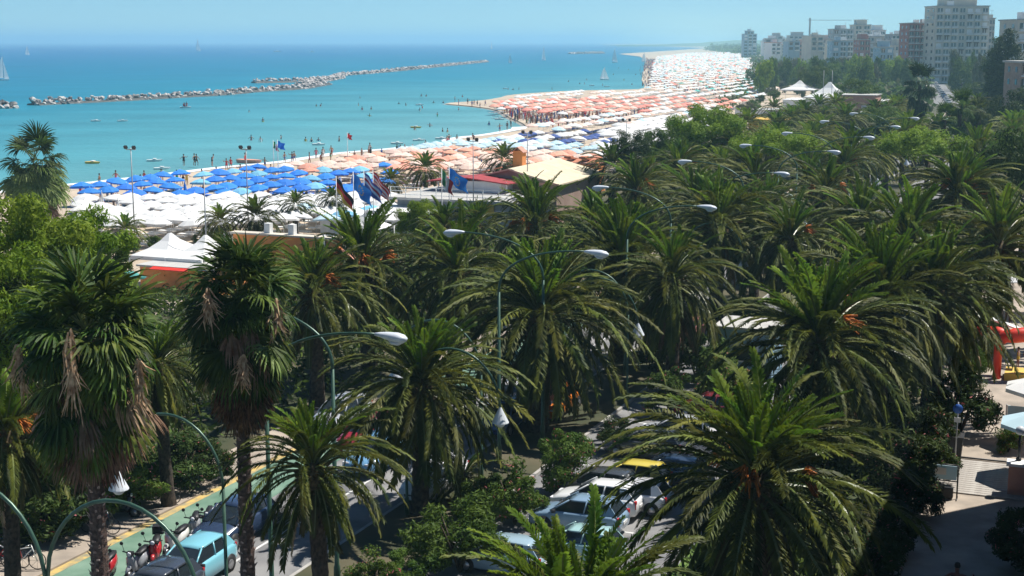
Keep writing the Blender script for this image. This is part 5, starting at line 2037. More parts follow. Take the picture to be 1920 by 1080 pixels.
mast(245, 277, 0, 'tall thin floodlight mast over the left white umbrellas', hgt=9.5)
mast(461, 277, 0, 'floodlight mast above the blue umbrellas', hgt=9.5)
mast(382, 330, 0, 'thick grey mast without lamps in front of the white umbrellas', False, hgt=8.5)
mast(887, 262, 0, 'thin floodlight mast left of the restaurant roof', hgt=9.5)
mast(989, 248, 0, 'thin floodlight mast behind the orange chimney', hgt=9.5)
mast(1175, 225, 0, 'faint floodlight mast among far white umbrellas', hgt=9)
mast(1545, 132, 0, 'tall white mast behind the pyramid tents', False, hgt=13)
mast(1561, 132, 0, 'second tall white mast, right of the first behind the tents', False, hgt=13)


def flag(px, py_top, hgt, label, stripes, w=2.0, h=1.3, droop=.9, sgn=1, vertical=False):
    """stripes: list of (material, fraction); flag hangs down from the pole, blown to one side"""
    p = at(px, py_top, hgt)
    root = link('flag', None, loc=(p.x, p.y, 0), label=label, cat='flag', rz=RZ)
    part('pole', MB().tube([(0, 0, 0), (0, 0, hgt)], [.06, .035], 6), M['white'], root)
    n, k = 12, 12
    vs, fs, mi = [], [], []
    for i in range(n + 1):
        s = i / n
        x = sgn * w * (s * .8)
        z0 = hgt - .15 - droop * w * s ** 1.1
        y = .16 * math.sin(s * 9) + .05
        for j in range(k + 1):
            t = j / k
            vs.append((x + sgn * .10 * math.sin(t * 4 + s * 3) * s, y + .07 * math.sin(t * 7 + s * 8), z0 - h * t * (1 + .05 * math.sin(6 * s))))
    fr = [0]
    for _, f in stripes:
        fr.append(fr[-1] + f)
    mats = []
    for m, _ in stripes:
        if m not in mats:
            mats.append(m)
    for i in range(n):
        for j in range(k):
            t = (i + .5) / n if vertical else (j + .5) / k
            q = next(a for a in range(len(stripes)) if t <= fr[a + 1] + 1e-6)
            fs.append((i * (k + 1) + j, (i + 1) * (k + 1) + j, (i + 1) * (k + 1) + j + 1, i * (k + 1) + j + 1))
            mi.append(mats.index(stripes[q][0]))
    mb = MB()
    mb.add(vs, fs)
    mb.mi = mi
    part('flag_cloth', mb, [M[m] for m in mats], root)
    return root


B, W_, Rd, Y, G, K = 'cloth_blue', 'white', 'suit_red', 'suit_yellow', 'suit_green', 'suit_black'
DB = 'cloth_navy'
flag(630, 330, 7.6, 'black red and yellow flag hanging lowest, leftmost of the flag row', [(K, .33), (Rd, .33), (Y, .34)], 2.0, 1.2, 1.0)
e = flag(662, 322, 7.8, 'dark blue flag with a ring of gold stars, second in the flag row', [(B, 1.0)], 2.1, 1.4, .8)
flag(682, 320, 7.8, 'blue flag with white and red cross bands, third in the flag row', [(DB, .2), (W_, .12), (Rd, .2), (W_, .12), (DB, .36)], 2.1, 1.3, .8)
flag(699, 318, 7.8, 'red and white striped flag with a blue corner, rightmost of the flag row', [(Rd, .14), (W_, .14), (Rd, .14), (W_, .14), (Rd, .14), (W_, .14), (Rd, .16)], 2.0, 1.2, .9)
flag(828, 316, 7.8, 'green white and red flag hanging limp in front of the red roof', [(G, .33), (W_, .33), (Rd, .34)], 1.3, 1.3, .9, vertical=True)
e2 = flag(842, 312, 7.8, 'royal blue starred flag blowing beside the restaurant gable', [(B, 1.0)], 2.2, 1.3, .5)
for ee, dr, w in ((e, .8, 2.1), (e2, .5, 2.2)):
    cl = [c for c in ee.children if c.name.startswith('flag_cloth')][0]
    for i in range(12):
        a = i * math.pi / 6
        s = .5 + .13 * math.cos(a)
        hg = 7.8
        st = MB().lathe([(.055, 0), (.055, .012)], 5, axis=Matrix.Rotation(math.pi / 2, 3, 'X'))
        part('star', st, M['suit_yellow'], cl, loc=(w * .8 * s, .16 * math.sin(s * 9) - .09, hg - .15 - dr * w * s ** 1.1 - .65 - .36 * math.sin(a)))
flag(512, 263, 6.0, 'small flag pair pole on the wet sand, green and red cloth', [(G, .33), (W_, .33), (Rd, .34)], 1.0, .9, .6, vertical=True)
flag(520, 262, 6.2, 'small blue flag on the wet sand next to the green and red one', [(B, 1)], 1.3, .9, .3)
flag(651, 248, 6.0, 'little red flag on a thin pole at the water edge', [(Rd, 1)], .9, .7, .4)

# parasol, floats and boats at the water edge
def boat(px, py, L, label, sail=0, name='sailing_boat', m='white', rz=None, group=None, lean=0):
    p = at(px, py)
    root = link(name, None, loc=(p.x, p.y, -.2), rz=rnd.uniform(-.5, .5) if rz is None else rz, label=label, cat='boat', group=group)
    rings = []
    for x, hw, zb in ((-.5, .13, .02), (-.3, .16, -.06), (0, .17, -.08), (.3, .11, -.05), (.5, .01, .06)):
        rings.append([Vector((x * L, -hw * L, .12 * L)), Vector((x * L, -hw * L * .7, zb * L)), Vector((x * L, hw * L * .7, zb * L)), Vector((x * L, hw * L, .12 * L))])
    part('hull', MB().loft(rings, smooth=False), M[m], root)
    if sail:
        part('mast', MB().tube([(0, 0, .1 * L), (0, 0, sail)], L * .012, 5), M['pole_grey'], root)
        mb = MB()
        vs = []
        for i in range(7):
            t = i / 6
            z = sail * .1 + sail * .88 * t
            wd = L * .55 * (1 - t) ** .7 + .02 * L
            vs += [(0.01, 0, z), (-wd * .5, .07 * L * (1 - t), z), (-wd, .02 * L, z)]
        fs = []
        for i in range(6):
            for j in range(2):
                fs.append((i * 3 + j, i * 3 + j + 1, i * 3 + j + 4, i * 3 + j + 3))
        mb.add(vs, fs)
        part('mainsail', mb, M['sail'], root)
        mb = MB().add([(.03 * L, 0, sail * .8), (.48 * L, 0, .14 * L), (.06 * L, .04 * L, .16 * L)], [(0, 1, 2)])
        part('jib', mb, M['sail'], root)
    return root


boat(372, 96, 9, 'white sailing yacht near the horizon, upper left', 24, rz=.3)
boat(7, 150, 5.5, 'white catamaran sail cut by the left edge, closest of the sails', 12, rz=.2)
boat(52, 103, 7, 'small white sail near the left edge at the horizon', 13, rz=1.0)
boat(922, 92, 9, 'thin white sail past the tip of the breakwater', 20, rz=1.2)
boat(957, 118, 4, 'tiny white sail between breakwater tip and sandy spit', 8, rz=.6)
boat(1020, 113, 6, 'bright white sail in the middle of the bay mouth', 14, rz=.9)
boat(1153, 117, 6, 'white sail left of the far crowded shore', 13, rz=.5)
boat(1208, 116, 5, 'small white sail touching the far shore crowd', 9, rz=.3)
boat(1134, 149, 4.5, 'largest sail of the bay, pale triangle before the far shore', 6.5, rz=.2)
b = boat(520, 97.5, 14, 'white motor boat trailing a long wake near the horizon', 0, 'motor_boat', rz=.1)
part('cabin', MB().box((0, 0, 2.2), (4, 2, 1.4)), M['white'], b)
part('wake', MB().add([(-6, -1.5, .02), (-6, 1.5, .02), (-50, 5, .02), (-50, -5, .02)], [(0, 1, 2, 3)]), M['foam'], b)
b = boat(585, 98, 9, 'second small white motor boat near the horizon', 0, 'motor_boat', rz=.2)
part('cabin', MB().box((0, 0, 1.8), (2.5, 1.5, 1.4)), M['white'], b)
b = boat(348, 201, 3.2, 'white pedal boat with two riders in front of the breakwater', 0, 'pedal_boat', rz=.4)
part('seat', MB().box((-.2, 0, .6), (.9, 1.1, .2)).box((-.6, 0, .9), (.15, 1.1, .6)), M['red'], b)
for i, dx in enumerate((-.3, .35)):
    q = at(348, 201)
    person(Vector((q.x + dx, q.y, 0)), ('left' if i == 0 else 'right') + ' rider sitting on the pedal boat', 'pedal boat riders', rz=0, depth=.25, pose=4, suit=1 if i else 3)
PB = [(290, 300, 'white'), (304, 315, 'white'), (598, 270, 'white'), (745, 268, 'white'), (786, 262, 'white'), (812, 270, 'white'), (828, 259, 'white'), (948, 166, 'white'), (937, 223, 'white'),
      (787, 196, 'white'), (1110, 160, 'white'), (1138, 162, 'white'), (180, 226, 'white'), (230, 226, 'white'), (174, 304, 'cloth_yellow'), (780, 238, 'cloth_yellow'), (468, 303, 'cloth_orange')]
for i, (x, y, m) in enumerate(PB):
    b = boat(x, y, 2.5 if m != 'cloth_orange' else 4.5, 'small ' + m.replace('cloth_', '') + ' dinghy or pedal boat floating close to the beach' if m == 'white' else
             ('orange rescue boat pulled up at the water edge' if m == 'cloth_orange' else ('yellow inflatable in the shallows, ' + ('left' if x < 500 else 'centre of the bay'))),
             0, 'dinghy', m, group='dinghies in the shallows' if m == 'white' else None)
    part('bench', MB().box((0, 0, .42), (.5, 1.0, .08)), M['white'], b)

# ================================================================ VEHICLES
def extr(mb, prof, y0, y1):
    pass


def car_meshes():
    st = [(2.0, .58, .36, .56, .0), (1.93, .74, .24, .66, .03), (1.55, .82, .2, .80, .06), (1.0, .84, .18, .90, .05), (.75, .85, .18, .96, .04), (0, .86, .18, .98, 0),
          (-1.2, .86, .18, 1.0, 0), (-1.65, .84, .22, 1.0, 0), (-1.92, .78, .28, .92, 0), (-2.0, .66, .36, .8, 0)]
    rings = []
    for x, hw, zl, zb, crown in st:
        zm = (zl + zb) / 2
        half = [(hw * .86, zl), (hw * .98, zl + .12), (hw, zm), (hw * .99, zb - .10), (hw * .93, zb - .02), (hw * .5, zb + crown * .8)]
        rings.append([Vector((x, -y, z)) for y, z in half] + [Vector((x, y, z)) for y, z in reversed(half)])
    body = MB().loft(rings)
    # greenhouse frustum
    gb = [(.98, -.74), (.98, .74), (-1.88, .70), (-1.88, -.70)]
    gt = [(.20, -.56), (.20, .56), (-1.45, .55), (-1.45, -.55)]
    zb, zt = .95, 1.42
    glass = MB().add([(x, y, zb) for x, y in gb] + [(x, y, zt) for x, y in gt], [(0, 1, 5, 4), (1, 2, 6, 5), (2, 3, 7, 6), (3, 0, 4, 7)])
    roof = MB()
    rr = []
    for x, hw, z in ((.26, .54, 1.405), (.0, .58, 1.45), (-.7, .585, 1.47), (-1.3, .57, 1.45), (-1.52, .54, 1.40)):
        rr.append([Vector((x, -hw - .02, z - .05)), Vector((x, -hw * .85, z)), Vector((x, 0, z + .025)), Vector((x, hw * .85, z)), Vector((x, hw + .02, z - .05)), Vector((x, 0, z - .07))])
    roof.loft(rr)
    pil = []
    for s in (-1, 1):
        pil.append(MB().tube([(1.0, s * .75, .94), (.22, s * .57, 1.42)], .038, 5))
        pil.append(MB().tube([(-.45, s * .735, .95), (-.55, s * .575, 1.44)], .036, 5))
        q4 = [Vector(q) for q in ((-1.25, s * .735, .96), (-1.9, s * .715, .96), (-1.5, s * .57, 1.43), (-1.2, s * .585, 1.43))]
        q4 += [q + Vector((0, -s * .05, 0)) for q in q4]
        pil.append(MB().add(q4, [(0, 1, 2, 3), (7, 6, 5, 4), (0, 4, 5, 1), (1, 5, 6, 2), (2, 6, 7, 3), (3, 7, 4, 0)]))
    wh = MB().lathe([(.18, -.1), (.3, -.1), (.31, -.05), (.31, .05), (.3, .1), (.18, .1)], 18, axis=Matrix.Rotation(math.pi / 2, 3, 'X'))
    rim = MB().lathe([(.03, -.115), (.19, -.105), (.2, -.08), (.2, .08), (.19, .105), (.03, .115)], 12, axis=Matrix.Rotation(math.pi / 2, 3, 'X'))
    arch = MB().lathe([(.37, -.02), (.37, .02)], 18, axis=Matrix.Rotation(math.pi / 2, 3, 'X'))
    hl = MB().box((1.9, 0, 0), (.12, .32, .13)).mesh('headlight', M['headlight'])
    tl = MB().box((-1.95, 0, 0), (.1, .17, .34)).mesh('tail_light', M['red_light'])
    pl = MB().box((0, 0, 0), (.03, .5, .12)).mesh('number_plate', M['plate'])
    gr = MB().box((1.97, 0, .45), (.06, .9, .12)).mesh('grille', M['black'])
    mir = MB().box((0, 0, 0), (.12, .2, .12))
    mir = mir.mesh('mirror', M['black'])
    wip = MB().tube([(1.0, -.35, .98), (.62, .1, 1.2)], .012, 4).tube([(1.0, .2, .98), (.66, .5, 1.18)], .012, 4).mesh('wiper', M['black'])
    return dict(body=body, glass=glass, roof=roof, pil=pil, wheel=wh.mesh('tyre', M['tyre']), rim=rim.mesh('rim', M['rim']), arch=arch.mesh('wheel_arch', M['black']), hl=hl, tl=tl, pl=pl, gr=gr,
                mir=mir, wip=wip, glassm=glass.mesh('windows', M['glass']))


CM = car_meshes()
CARC = {}


def car(p, heading, colname, col, label, group=None, s=1.0, far=False, cz=1.0):
    """heading: angle of the car's nose in world"""
    m = car_paint(colname, col)
    if colname not in CARC:
        CARC[colname] = (CM['body'].mesh('body', m), CM['roof'].mesh('roof', m), [q.mesh('pillar', m) for q in CM['pil']])
    bd, rf, pi = CARC[colname]
    root = link('parked_car', None, loc=(p.x, p.y, .02), rz=heading, sc=(s, s, s * cz), label=label, cat='car', group=group)
    link('body', bd, root)
    link('windows', CM['glassm'], root)
    link('roof', rf, root)
    if far:
        for x in (1.25, -1.3):
            for y in (-.76, .76):
                link('wheel', CM['wheel'], root, loc=(x, y, .31))
        return root
    for q in pi:
        link('pillar', q, root)
    for x in (1.25, -1.3):
        for y in (-.77, .77):
            wo = link('wheel', CM['wheel'], root, loc=(x, y, .31))
            link('rim', CM['rim'], wo)
            link('wheel_arch', CM['arch'], root, loc=(x, y + (.075 if y > 0 else -.075), .34))
    for y in (-.55, .55):
        link('headlight', CM['hl'], root, loc=(0, y, .62))
        link('tail_light', CM['tl'], root, loc=(.02, y * 1.18, .78))
    for y in (-.93, .93):
        link('mirror', CM['mir'], root, loc=(.78, y, 1.0))
    link('number_plate', CM['pl'], root, loc=(2.0, 0, .38))
    link('number_plate', CM['pl'], root, loc=(-2.02, 0, .62))
    link('grille', CM['gr'], root)
    link('wiper', CM['wip'], root)
    return root


HB = math.atan2(-UY, -UX)          # nose towards the camera along the road
HA = HB + math.pi
HL = math.atan2(UX, -UY)           # nose to the left, square to the road
HRt = HL + math.pi
car(at(362, 1090), HB + .04, 'light_blue', (.20, .50, .60), 'light blue hatchback parked under the arched lamp, windscreen towards the camera', s=.95)
car(at(290, 1150), HB + .05, 'slate', (.045, .055, .075), 'dark blue grey car in front of the light blue one, cut by the bottom edge', s=1.02)
car(at(440, 1010), HB, 'dark_blue', (.03, .05, .10), 'dark blue car hidden behind the second fan palm trunk')
# right hand car park, nose to the left
LOT = [((1085, 1000), 'blue_grey', (.22, .33, .45), 'light blue grey saloon in the car park, nose to the left, nearest in view', 1.08, HL),
       ((1120, 968), 'white_c', (.75, .76, .76), 'white hatchback with red tail light behind the blue grey saloon', 1.06, HL),
       ((1120, 942), 'dark_grey', (.05, .055, .06), 'dark grey car between the white hatchback and the yellow one', 1.03, HL),
       ((1180, 925), 'yellow', (.62, .50, .08), 'yellow car glimpsed through the big palm fronds', 1.0, HL),
       ((1250, 915), 'navy_c', (.03, .05, .09), 'navy car right of the yellow one under the fronds', 1.0, HL + .1),
       ((1180, 960), 'white_d', (.7, .71, .72), 'white car with its tailgate behind the palm fronds', 1.0, HL),
       ((1210, 862), 'graphite', (.06, .065, .075), 'graphite estate car left of the white hatchback', 1.05, HL),
       ((1268, 838), 'silver', (.55, .58, .62), 'silver white hatchback with red tail lights, back towards the path', 1.05, HL),
       ((1080, 1055), 'teal_c', (.35, .55, .55), 'pale teal car right behind the bottom palm fronds', 1.0, HL),
       ((1330, 790), 'maroon', (.16, .02, .025), 'dark red car above the silver hatchback', 1.0, HL),
       ((1330, 862), 'white_e', (.7, .7, .7), 'white car half covered by the biggest date palm', 1.0, HL),
       ((940, 1075), 'pale_blue', (.3, .42, .5), 'pale car low at the bottom edge left of the blue fronds', 1.0, HL)]
for q, cn, col, lab, s, hd in LOT:
    car(at(q[0], q[1] - 6), hd, cn, col, lab, s=s * .88, group='cars in the car park right of the median')
ROADC = [((708, 875), 'sky_c', (.18, .38, .6), 'light blue car on the left road seen through palm fronds', HB), ((690, 838), 'wine', (.3, .03, .05), 'dark red car beyond the light blue one on the left road', HB),
         ((815, 925), 'white_f', (.74, .75, .75), 'white car roof showing above the rounded shrub', HB), ((945, 805), 'blue_c', (.04, .10, .3), 'dark blue van beyond the cone lamp', HB),
         ((960, 770), 'white_g', (.7, .7, .7), 'white car left of the central trunk', HB), ((640, 800), 'silver_b', (.4, .42, .45), 'silver car behind the lower left date palm', HB),
         ((1040, 775), 'orange_c', (.75, .22, .02), 'orange van right of the central trunk', HB), ((1290, 640), 'pink_c', (.55, .2, .2), 'pinkish red car far down between palms', HB),
         ((1490, 470), 'white_h', (.75, .75, .75), 'white car under the dark palm with the pair of cone lamps', HB), ((1545, 470), 'maroon_b', (.2, .03, .03), 'dark red car right of that white car', HB)]
for q, cn, col, lab, hd in ROADC:
    car(at(*q), hd, cn, col, lab, group='cars on the left road')
# parked lines on the distant bend
FC_ = [('f_white', (.75, .76, .77)), ('f_white', (.75, .76, .77)), ('f_white', (.75, .76, .77)), ('f_silver', (.5, .52, .55)), ('f_blue', (.05, .1, .3)), ('f_white', (.75, .76, .77)), ('f_black', (.03, .03, .035))]
for line, n, lab in (([(1779, 196), (1762, 172), (1748, 148), (1735, 132), (1722, 120)], 34, 'car in the left line of parked cars on the distant bend'),
                     ([(1790, 158), (1772, 140), (1755, 124), (1738, 112), (1720, 104)], 34, 'car in the middle line of parked cars on the distant bend'),
                     ([(1852, 168), (1836, 152), (1818, 136), (1795, 122), (1770, 110)], 20, 'car in the right line of parked cars below the green slope')):
    P = [at(*q) for q in line]
    Ls = [(b - a).length for a, b in zip(P, P[1:])]
    tot = sum(Ls)
    for i in range(n):
        s = tot * ((i + .5) / n) ** 1.25
        k = 0
        while s > Ls[k] and k < len(Ls) - 1:
            s -= Ls[k]
            k += 1
        p = P[k] + (P[k + 1] - P[k]) * (s / Ls[k])
        d = (P[k + 1] - P[k]).normalized()
        c = rnd.choice(FC_)
        car(p, math.atan2(d.y, d.x), c[0], c[1], lab, group=lab.replace('car in', 'cars of'), far=True)
    strip_pts = P
    mb = MB()
    vs = []
    for i, p in enumerate(P):
        d = (P[min(i + 1, len(P) - 1)] - P[max(i - 1, 0)]).normalized()
        nn = Vector((-d.y, d.x, 0))
        vs += [p + nn * 4 + Vector((0, 0, .02)), p - nn * 4 + Vector((0, 0, .02))]
    mb.add(vs, [(2 * i, 2 * i + 1, 2 * i + 3, 2 * i + 2) for i in range(len(P) - 1)])
    part('distant_road', mb, M['asphalt'], None, kind='structure')
# street at the right: people and cars
for i in range(26):
    p = uv(rnd.uniform(240, 420), rnd.uniform(-7, -1))
    person(p, 'person walking in the far street of blue shade at the right', 'walkers in the far street', suit=3)
for i in range(9):
    p = uv(260 + i * 22, rnd.choice([-16, -19]))
    c = rnd.choice(FC_)
    car(p, HA, c[0], c[1], 'car standing on the straight far road near the right edge', group='cars on the straight far road', far=True)


# ---- scooters and bicycles
def tor(mb, c, R_, r_, n=16, k=5, mi=0):
    vs, fs = [], []
    for i in range(n):
        a = 2 * math.pi * i / n
        for j in range(k):
            b_ = 2 * math.pi * j / k
            q = R_ + r_ * math.cos(b_)
            vs.append((c[0] + q * math.cos(a), c[1] + r_ * math.sin(b_), c[2] + q * math.sin(a)))
    for i in range(n):
        for j in range(k):
            fs.append((i * k + j, ((i + 1) % n) * k + j, ((i + 1) % n) * k + (j + 1) % k, i * k + (j + 1) % k))
    return mb.add(vs, fs, mi, True)


def scooter(p, rz, m, label, group='scooters parked by the cars', box=False):
    root = link('motor_scooter', None, loc=(p.x, p.y, .03), rz=rz, label=label, cat='scooter', group=group)
    for x in (-.62, .66):
        w_ = part('wheel', tor(MB(), (0, 0, 0), .2, .06), M['tyre'], root, loc=(x, 0, .26))
        part('hub', MB().lathe([(.13, -.05), (.13, .05)], 10, axis=Matrix.Rotation(math.pi / 2, 3, 'X')), M['rim'], w_)
    b_ = MB()
    rings = []
    for x, hw, z0, z1 in ((-.95, .06, .6, .72), (-.75, .15, .42, .78), (-.4, .19, .32, .76), (-.12, .17, .3, .66), (0, .12, .28, .40)):
        rings.append([Vector((x, -hw, z0)), Vector((x, -hw * 1.05, (z0 + z1) / 2)), Vector((x, -hw * .7, z1)), Vector((x, hw * .7, z1)), Vector((x, hw * 1.05, (z0 + z1) / 2)), Vector((x, hw, z0))])
    b_.loft(rings)
    part('rear_body', b_, m, root)
    part('footboard', MB().box((.15, 0, .3), (.5, .32, .07)), M['black'], root)
    sh = MB()
    rings = []
    for x, z, hw in ((.38, .3, .17), (.46, .55, .22), (.5, .8, .19), (.48, .95, .10)):
        rings.append([Vector((x - .04, -hw, z)), Vector((x + .06, -hw * .5, z)), Vector((x + .09, 0, z)), Vector((x + .06, hw * .5, z)), Vector((x - .04, hw, z))])
    sh.loft(rings)
    part('leg_shield', sh, m, root)
    part('mudguard', MB().tube([(.48, 0, .52), (.66, 0, .52), (.86, 0, .4)], [.07, .09, .05], 6), m, root)
    part('seat', MB().loft([[Vector((x, -w2, z)), Vector((x, w2, z)), Vector((x, w2 * .8, z + .09)), Vector((x, -w2 * .8, z + .09))] for x, w2, z in ((-.85, .10, .78), (-.5, .16, .77), (-.05, .12, .72))]), M['black'], root)
    hb = part('handlebar', MB().tube([(.38, -.34, 1.02), (.44, -.1, 1.0), (.44, .1, 1.0), (.38, .34, 1.02)], .025, 6).box((.48, 0, 1.0), (.16, .22, .14)), M['black'], root)
    part('headlight', MB().lathe([(.07, .0), (.08, .03), (.05, .06)], 10, c=(.55, 0, 1.0), axis=Matrix.Rotation(math.pi / 2, 3, 'Y')), M['headlight'], root)
    for s in (-1, 1):
        part('mirror', MB().tube([(.42, s * .25, 1.02), (.42, s * .33, 1.28)], .01, 4).lathe([(.07, -.01), (.07, .01)], 8, c=(.42, s * .35, 1.33), axis=Matrix.Rotation(math.pi / 2, 3, 'Y')), M['black'], root)
    part('fork', MB().tube([(.46, 0, .8), (.66, 0, .26)], .03, 6), M['chrome'], root)
    if box:
        part('top_box', MB().box((-1.0, 0, .98), (.36, .4, .3)), M['black'], root)


sr = car_paint('scooter_red', (.42, .02, .025))
sg = car_paint('scooter_grey', (.3, .31, .33))
sk = car_paint('scooter_dark', (.03, .035, .06))
sw = car_paint('scooter_white', (.7, .7, .66))
scooter(at(200, 1092), HB + .3, sr, 'red scooter alone on the cycle lane edge, nearest of the scooters')
scooter(at(258, 1080), HB + .2, sg, 'silver grey scooter between the red one and the dark car')
scooter(at(292, 1058), HB + .5, sr, 'red scooter with black top box behind the silver grey one', box=True)
scooter(at(330, 1038), HB + .1, sw, 'white scooter touching the light blue car')
scooter(at(366, 1012), HB + .5, sg, 'silver scooter with red lamp behind the light blue car')
scooter(at(392, 1002), HB + .5, sk, 'dark blue scooter behind the light blue car roof')
scooter(at(224, 972), HRt + .2, sk, 'dark scooter parked across the left footway under the hedge')


def bicycle(p, rz, m, label, group='bicycles by the hedge'):
    root = link('bicycle', None, loc=(p.x, p.y, .1), rz=rz, label=label, cat='bicycle', group=group)
    for x in (-.52, .52):
        w_ = part('wheel', tor(MB(), (0, 0, 0), .33, .02, 20, 4), M['tyre'], root, loc=(x, 0, .35))
        sp = MB()
        for i in range(8):
            a = i * math.pi / 4
            sp.tube([(0, 0, 0), (.32 * math.cos(a), 0, .32 * math.sin(a))], .006, 3)
        part('spokes', sp, M['chrome'], w_)
    f = MB()
    for a, b_ in (((-.52, 0, .35), (-.12, 0, .3)), ((-.12, 0, .3), (-.22, 0, .8)), ((-.52, 0, .35), (-.2, 0, .75)), ((-.12, 0, .3), (.36, 0, .78)), ((-.2, 0, .75), (.35, 0, .85)), ((.33, 0, .92), (.52, 0, .35))):
        f.tube([a, b_], .02, 6)
    part('frame', f, m, root)
    part('saddle', MB().box((-.24, 0, .87), (.26, .14, .06)), M['black'], root)
    part('handlebar', MB().tube([(.25, -.27, .98), (.33, 0, .95), (.25, .27, .98)], .015, 5), M['chrome'], root)
    part('mudguard', MB().tube([(-.52 + .37 * math.cos(a), 0, .35 + .37 * math.sin(a)) for a in [.6 + i * .35 for i in range(6)]], .022, 4), M['white'], root)


for q, rz, m, lab in [((22, 1066), HRt, sr, 'red bicycle behind the corner lamp pole, lower left'), ((45, 1072), HRt + .3, sw, 'bicycle with white mudguard right of the corner lamp pole'),
                      ((8, 1052), HRt, sk, 'dark bicycle at the lower left corner'), ((188, 1005), HRt + .2, sk, 'dark bicycle behind the nearest fan palm trunk'),
                      ((184, 990), HRt - .1, sr, 'reddish bicycle leaning by the nearest fan palm trunk'), ((308, 945), HRt, sg, 'grey bicycle at the hedge beyond the dark scooter')]:
    bicycle(at(*q), rz, m, lab)

# ================================================================ PROMENADE THINGS
p = at(1825, 905)
deck = link('boardwalk', None, loc=uv(60.4, -7.2, .055), rz=RZ, label='grey plank boardwalk crossing the sunlit promenade', cat='boardwalk')
pm = MB().box((0, 0, .03), (6.0, .26, .05)).mesh('plank', M['wood'])
for i in range(17):
    link('plank', pm, deck, loc=(3.0, i * .3, 0), rz=rnd.uniform(-.003, .003))
# wall with globe lamp at the right edge
c = at(1893, 868, 1.3)
root = link('garden_wall', None, loc=(c.x, c.y, .05), rz=RZ, label='salmon pink garden wall pier with white cap at the right edge', cat='wall')
part('pier', MB().box((2.0, -.3, .65), (4.0, .6, 1.3)), M['pink_wall'], root)
part('coping', MB().box((2.0, -.3, 1.36), (4.2, .8, .12)), M['white'], root)
g = link('globe_lamp', None, loc=(c.x + .3, c.y - .2, 1.48), label='black garden lamp with white globe on the pink wall', cat='lamp')
part('post', MB().tube([(0, 0, 0), (0, 0, 1.1)], [.07, .05], 8).lathe([(.12, 0), (.12, .08), (.06, .14)], 8), M['black'], g)
part('globe', MB().lathe([(.03, -.2), (.16, -.13), (.21, 0), (.16, .13), (.03, .2)], 14, c=(0, 0, 1.3)), M['globe'], g)
# blue white parasol
c = at(1958, 795, 2.5)
root = link('cafe_parasol', None, loc=(c.x, c.y, .05), label='large pale blue cafe parasol at the right edge', cat='parasol')
part('canopy', MB().lathe([(1.9, 0), (1.9, .16), (1.0, .5), (.06, .85)], 8, c=(0, 0, 2.3), smooth=False), M['cloth_pale'], root)
part('pole', MB().tube([(0, 0, 0), (0, 0, 3.2)], .05, 8), M['white'], root)
root = link('cafe_parasol', None, loc=(c.x + 2.2, c.y + 5.5, .05), label='second pale parasol behind the first at the right edge', cat='parasol')
part('canopy', MB().lathe([(2.0, 0), (2.0, .18), (1.1, .5), (.06, .85)], 8, c=(0, 0, 2.5), smooth=False), M['canvas_white'], root)
part('pole', MB().tube([(0, 0, 0), (0, 0, 3.2)], .05, 8), M['white'], root)
# glass wind screen
c = at(1888, 760, 1.5)
root = link('wind_screen', None, loc=(c.x, c.y, .05), rz=RZ, label='pale green glass wind screen next to the parasol', cat='screen')
part('glass_panel', MB().box((.9, 0, .75), (1.7, .05, 1.4)), M['cloth_pale'], root)
part('frame', MB().box((0, 0, .75), (.08, .08, 1.5)).box((1.8, 0, .75), (.08, .08, 1.5)), M['white'], root)
# folding sign
c = at(1768, 935)
root = link('menu_stand', None, loc=(c.x, c.y, .05), rz=RZ, label='black framed menu stand on the pavement by the hedge', cat='sign')
mb = MB()
for x in (-.55, .55):
    mb.tube([(x, 0, 0), (x, 0, 1.45)], .035, 6).tube([(x, -.3, .02), (x, .3, .02)], .03, 5)
mb.tube([(-.55, 0, 1.45), (.55, 0, 1.45)], .035, 6).tube([(-.55, 0, .75), (.55, 0, .75)], .03, 6)
part('frame', mb, M['black'], root)
part('sign_panel', MB().box((0, .03, 1.1), (1.0, .03, .6)), M['cloth_pale'], root)
part('menu_sheet', MB().box((-.15, -.01, 1.15), (.45, .02, .3)), M['plate'], root)
part('planter', MB().box((0, -.1, .28), (.8, .3, .4)), M['black'], root)
# round traffic sign
c = at(1796, 772, 2.5)
root = link('round_sign', None, loc=(c.x, c.y, .05), rz=RZ, label='round blue traffic sign with white plate in the dark shade', cat='sign')
part('post', MB().tube([(0, 0, 0), (0, 0, 2.9)], .035, 6), M['pole_grey'], root)
part('disc', MB().lathe([(.22, -.015), (.22, .015)], 20, c=(0, -.06, 2.6), axis=Matrix.Rotation(math.pi / 2, 3, 'X')), M['blue'], root)
part('plate', MB().box((0, -.06, 2.08), (.28, .03, .22)), M['white'], root)
# bins
for i, (x, y, m, lab) in enumerate([(1790, 862, 'black', 'tall black litter bin at the promenade edge'), (1775, 858, 'suit_green', 'green recycling bin left of the black one')]):
    c = at(x, y)
    root = link('litter_bin', None, loc=(c.x, c.y, .05), rz=RZ, label=lab, cat='bin')
    part('bin_body', MB().loft([[Vector((sx * w2, sy * w2, z)) for sx, sy in ((-1, -1), (1, -1), (1, 1), (-1, 1))] for z, w2 in ((0, .26), (1.05, .34))], smooth=False), M[m], root)
    part('lid', MB().box((0, 0, 1.1), (.74, .74, .08), Matrix.Rotation(.08, 3, 'X')), M[m], root)
part('kerb_bar', MB().tube([uv(65.6, -8.0, .12), uv(65.7, -1.0, .12)], .05, 6), M['black'], None, kind='structure')
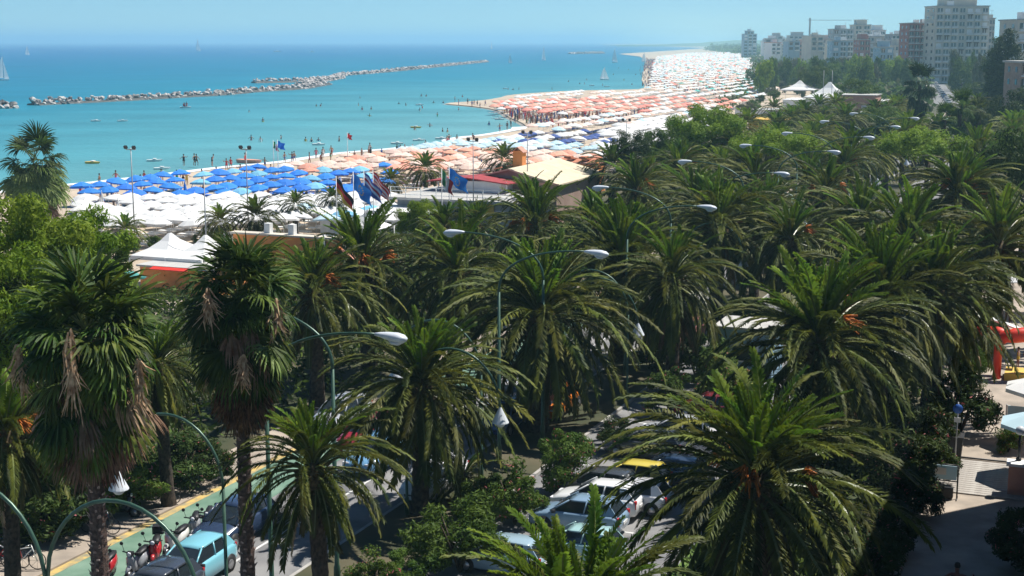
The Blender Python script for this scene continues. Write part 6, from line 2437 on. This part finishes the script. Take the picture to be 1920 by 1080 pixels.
# red play structure
c = at(1880, 712)
root = link('inflatable_arch', None, loc=(c.x, c.y, .05), rz=RZ, sc=.85, label='red inflatable playground arch at the right edge', cat='inflatable')
part('arch_tube', MB().tube([(-.4, 0, 0), (-.4, 0, 2.3), (-.1, 0, 2.85), (.6, 0, 3.0), (1.6, .5, 3.1), (2.2, 1.2, 3.6)], [.26, .28, .42, .5, .52, .4], 10), M['red'], root)
part('arch_tube', MB().tube([(-1.8, 1.5, 2.9), (-.6, .6, 3.0), (.2, .2, 2.9)], [.3, .42, .4], 10), M['red'], root)
part('slide_panel', MB().box((.2, 1.9, 3.3), (2.6, .8, .1), Matrix.Rotation(.3, 3, 'Y')), M['white'], root)
part('base_cushion', MB().box((1.6, .6, .25), (3.0, 2.2, .5)), M['cloth_yellow'], root)
c = at(1908, 690)
for i, (dx, dy, su_) in enumerate(((0, 0, 13), (.7, .4, 1))):
    person(c + Vector((dx, dy, .3)), ['child in yellow playing by the red arch', 'child in red playing by the red arch'][i], 'children at the inflatable', s=.7, suit=su_)
c = at(1790, 1150)
person(c + Vector((0, 0, .05)), 'person walking in the deep shade at the bottom of the promenade', None, suit=5)
root = link('market_stall', None, loc=at(1905, 600), rz=RZ, label='white roofed stall behind the red inflatable', cat='stall')
part('stall_roof', gable(MB(), -1.5, 3.5, 0, 4, 2.4, .5, .2, .05), M['canvas_white'], root)
for x in (-1.4, 3.4):
    for y in (0, 4):
        part('post', MB().tube([(x, y, 0), (x, y, 2.4)], .05, 6), M['white'], root)
# orange container and blue one by the central trunk
c = at(1032, 790)
root = link('advertising_panel', None, loc=(c.x, c.y, .1), rz=RZ, label='orange panel standing right of the central trunk', cat='panel')
part('board', MB().box((0, 0, 1.5), (.9, .12, .9)), M['cloth_orange'], root)
part('post', MB().tube([(0, 0, 0), (0, 0, 1.1)], .06, 6), M['pole_grey'], root)
# ================================================================ AIR
def haze(density):
    x0, x1, y0, y1, z0, z1 = -31000, 31000, -31000, 31000, -1.5, 62
    mb = MB().box(((x0 + x1) / 2, (y0 + y1) / 2, (z0 + z1) / 2), (x1 - x0, y1 - y0, z1 - z0))
    m = bpy.data.materials.new('haze')
    m.use_nodes = True
    t = m.node_tree
    t.nodes.remove(t.nodes['Principled BSDF'])
    v = t.nodes.new('ShaderNodeVolumePrincipled')
    v.inputs['Color'].default_value = (.46, .80, .95, 1)
    v.inputs['Density'].default_value = density
    v.inputs['Anisotropy'].default_value = 0.25
    t.links.new(v.outputs[0], t.nodes['Material Output'].inputs['Volume'])
    part('haze', mb, m, None, kind='stuff')


haze(0.00025)
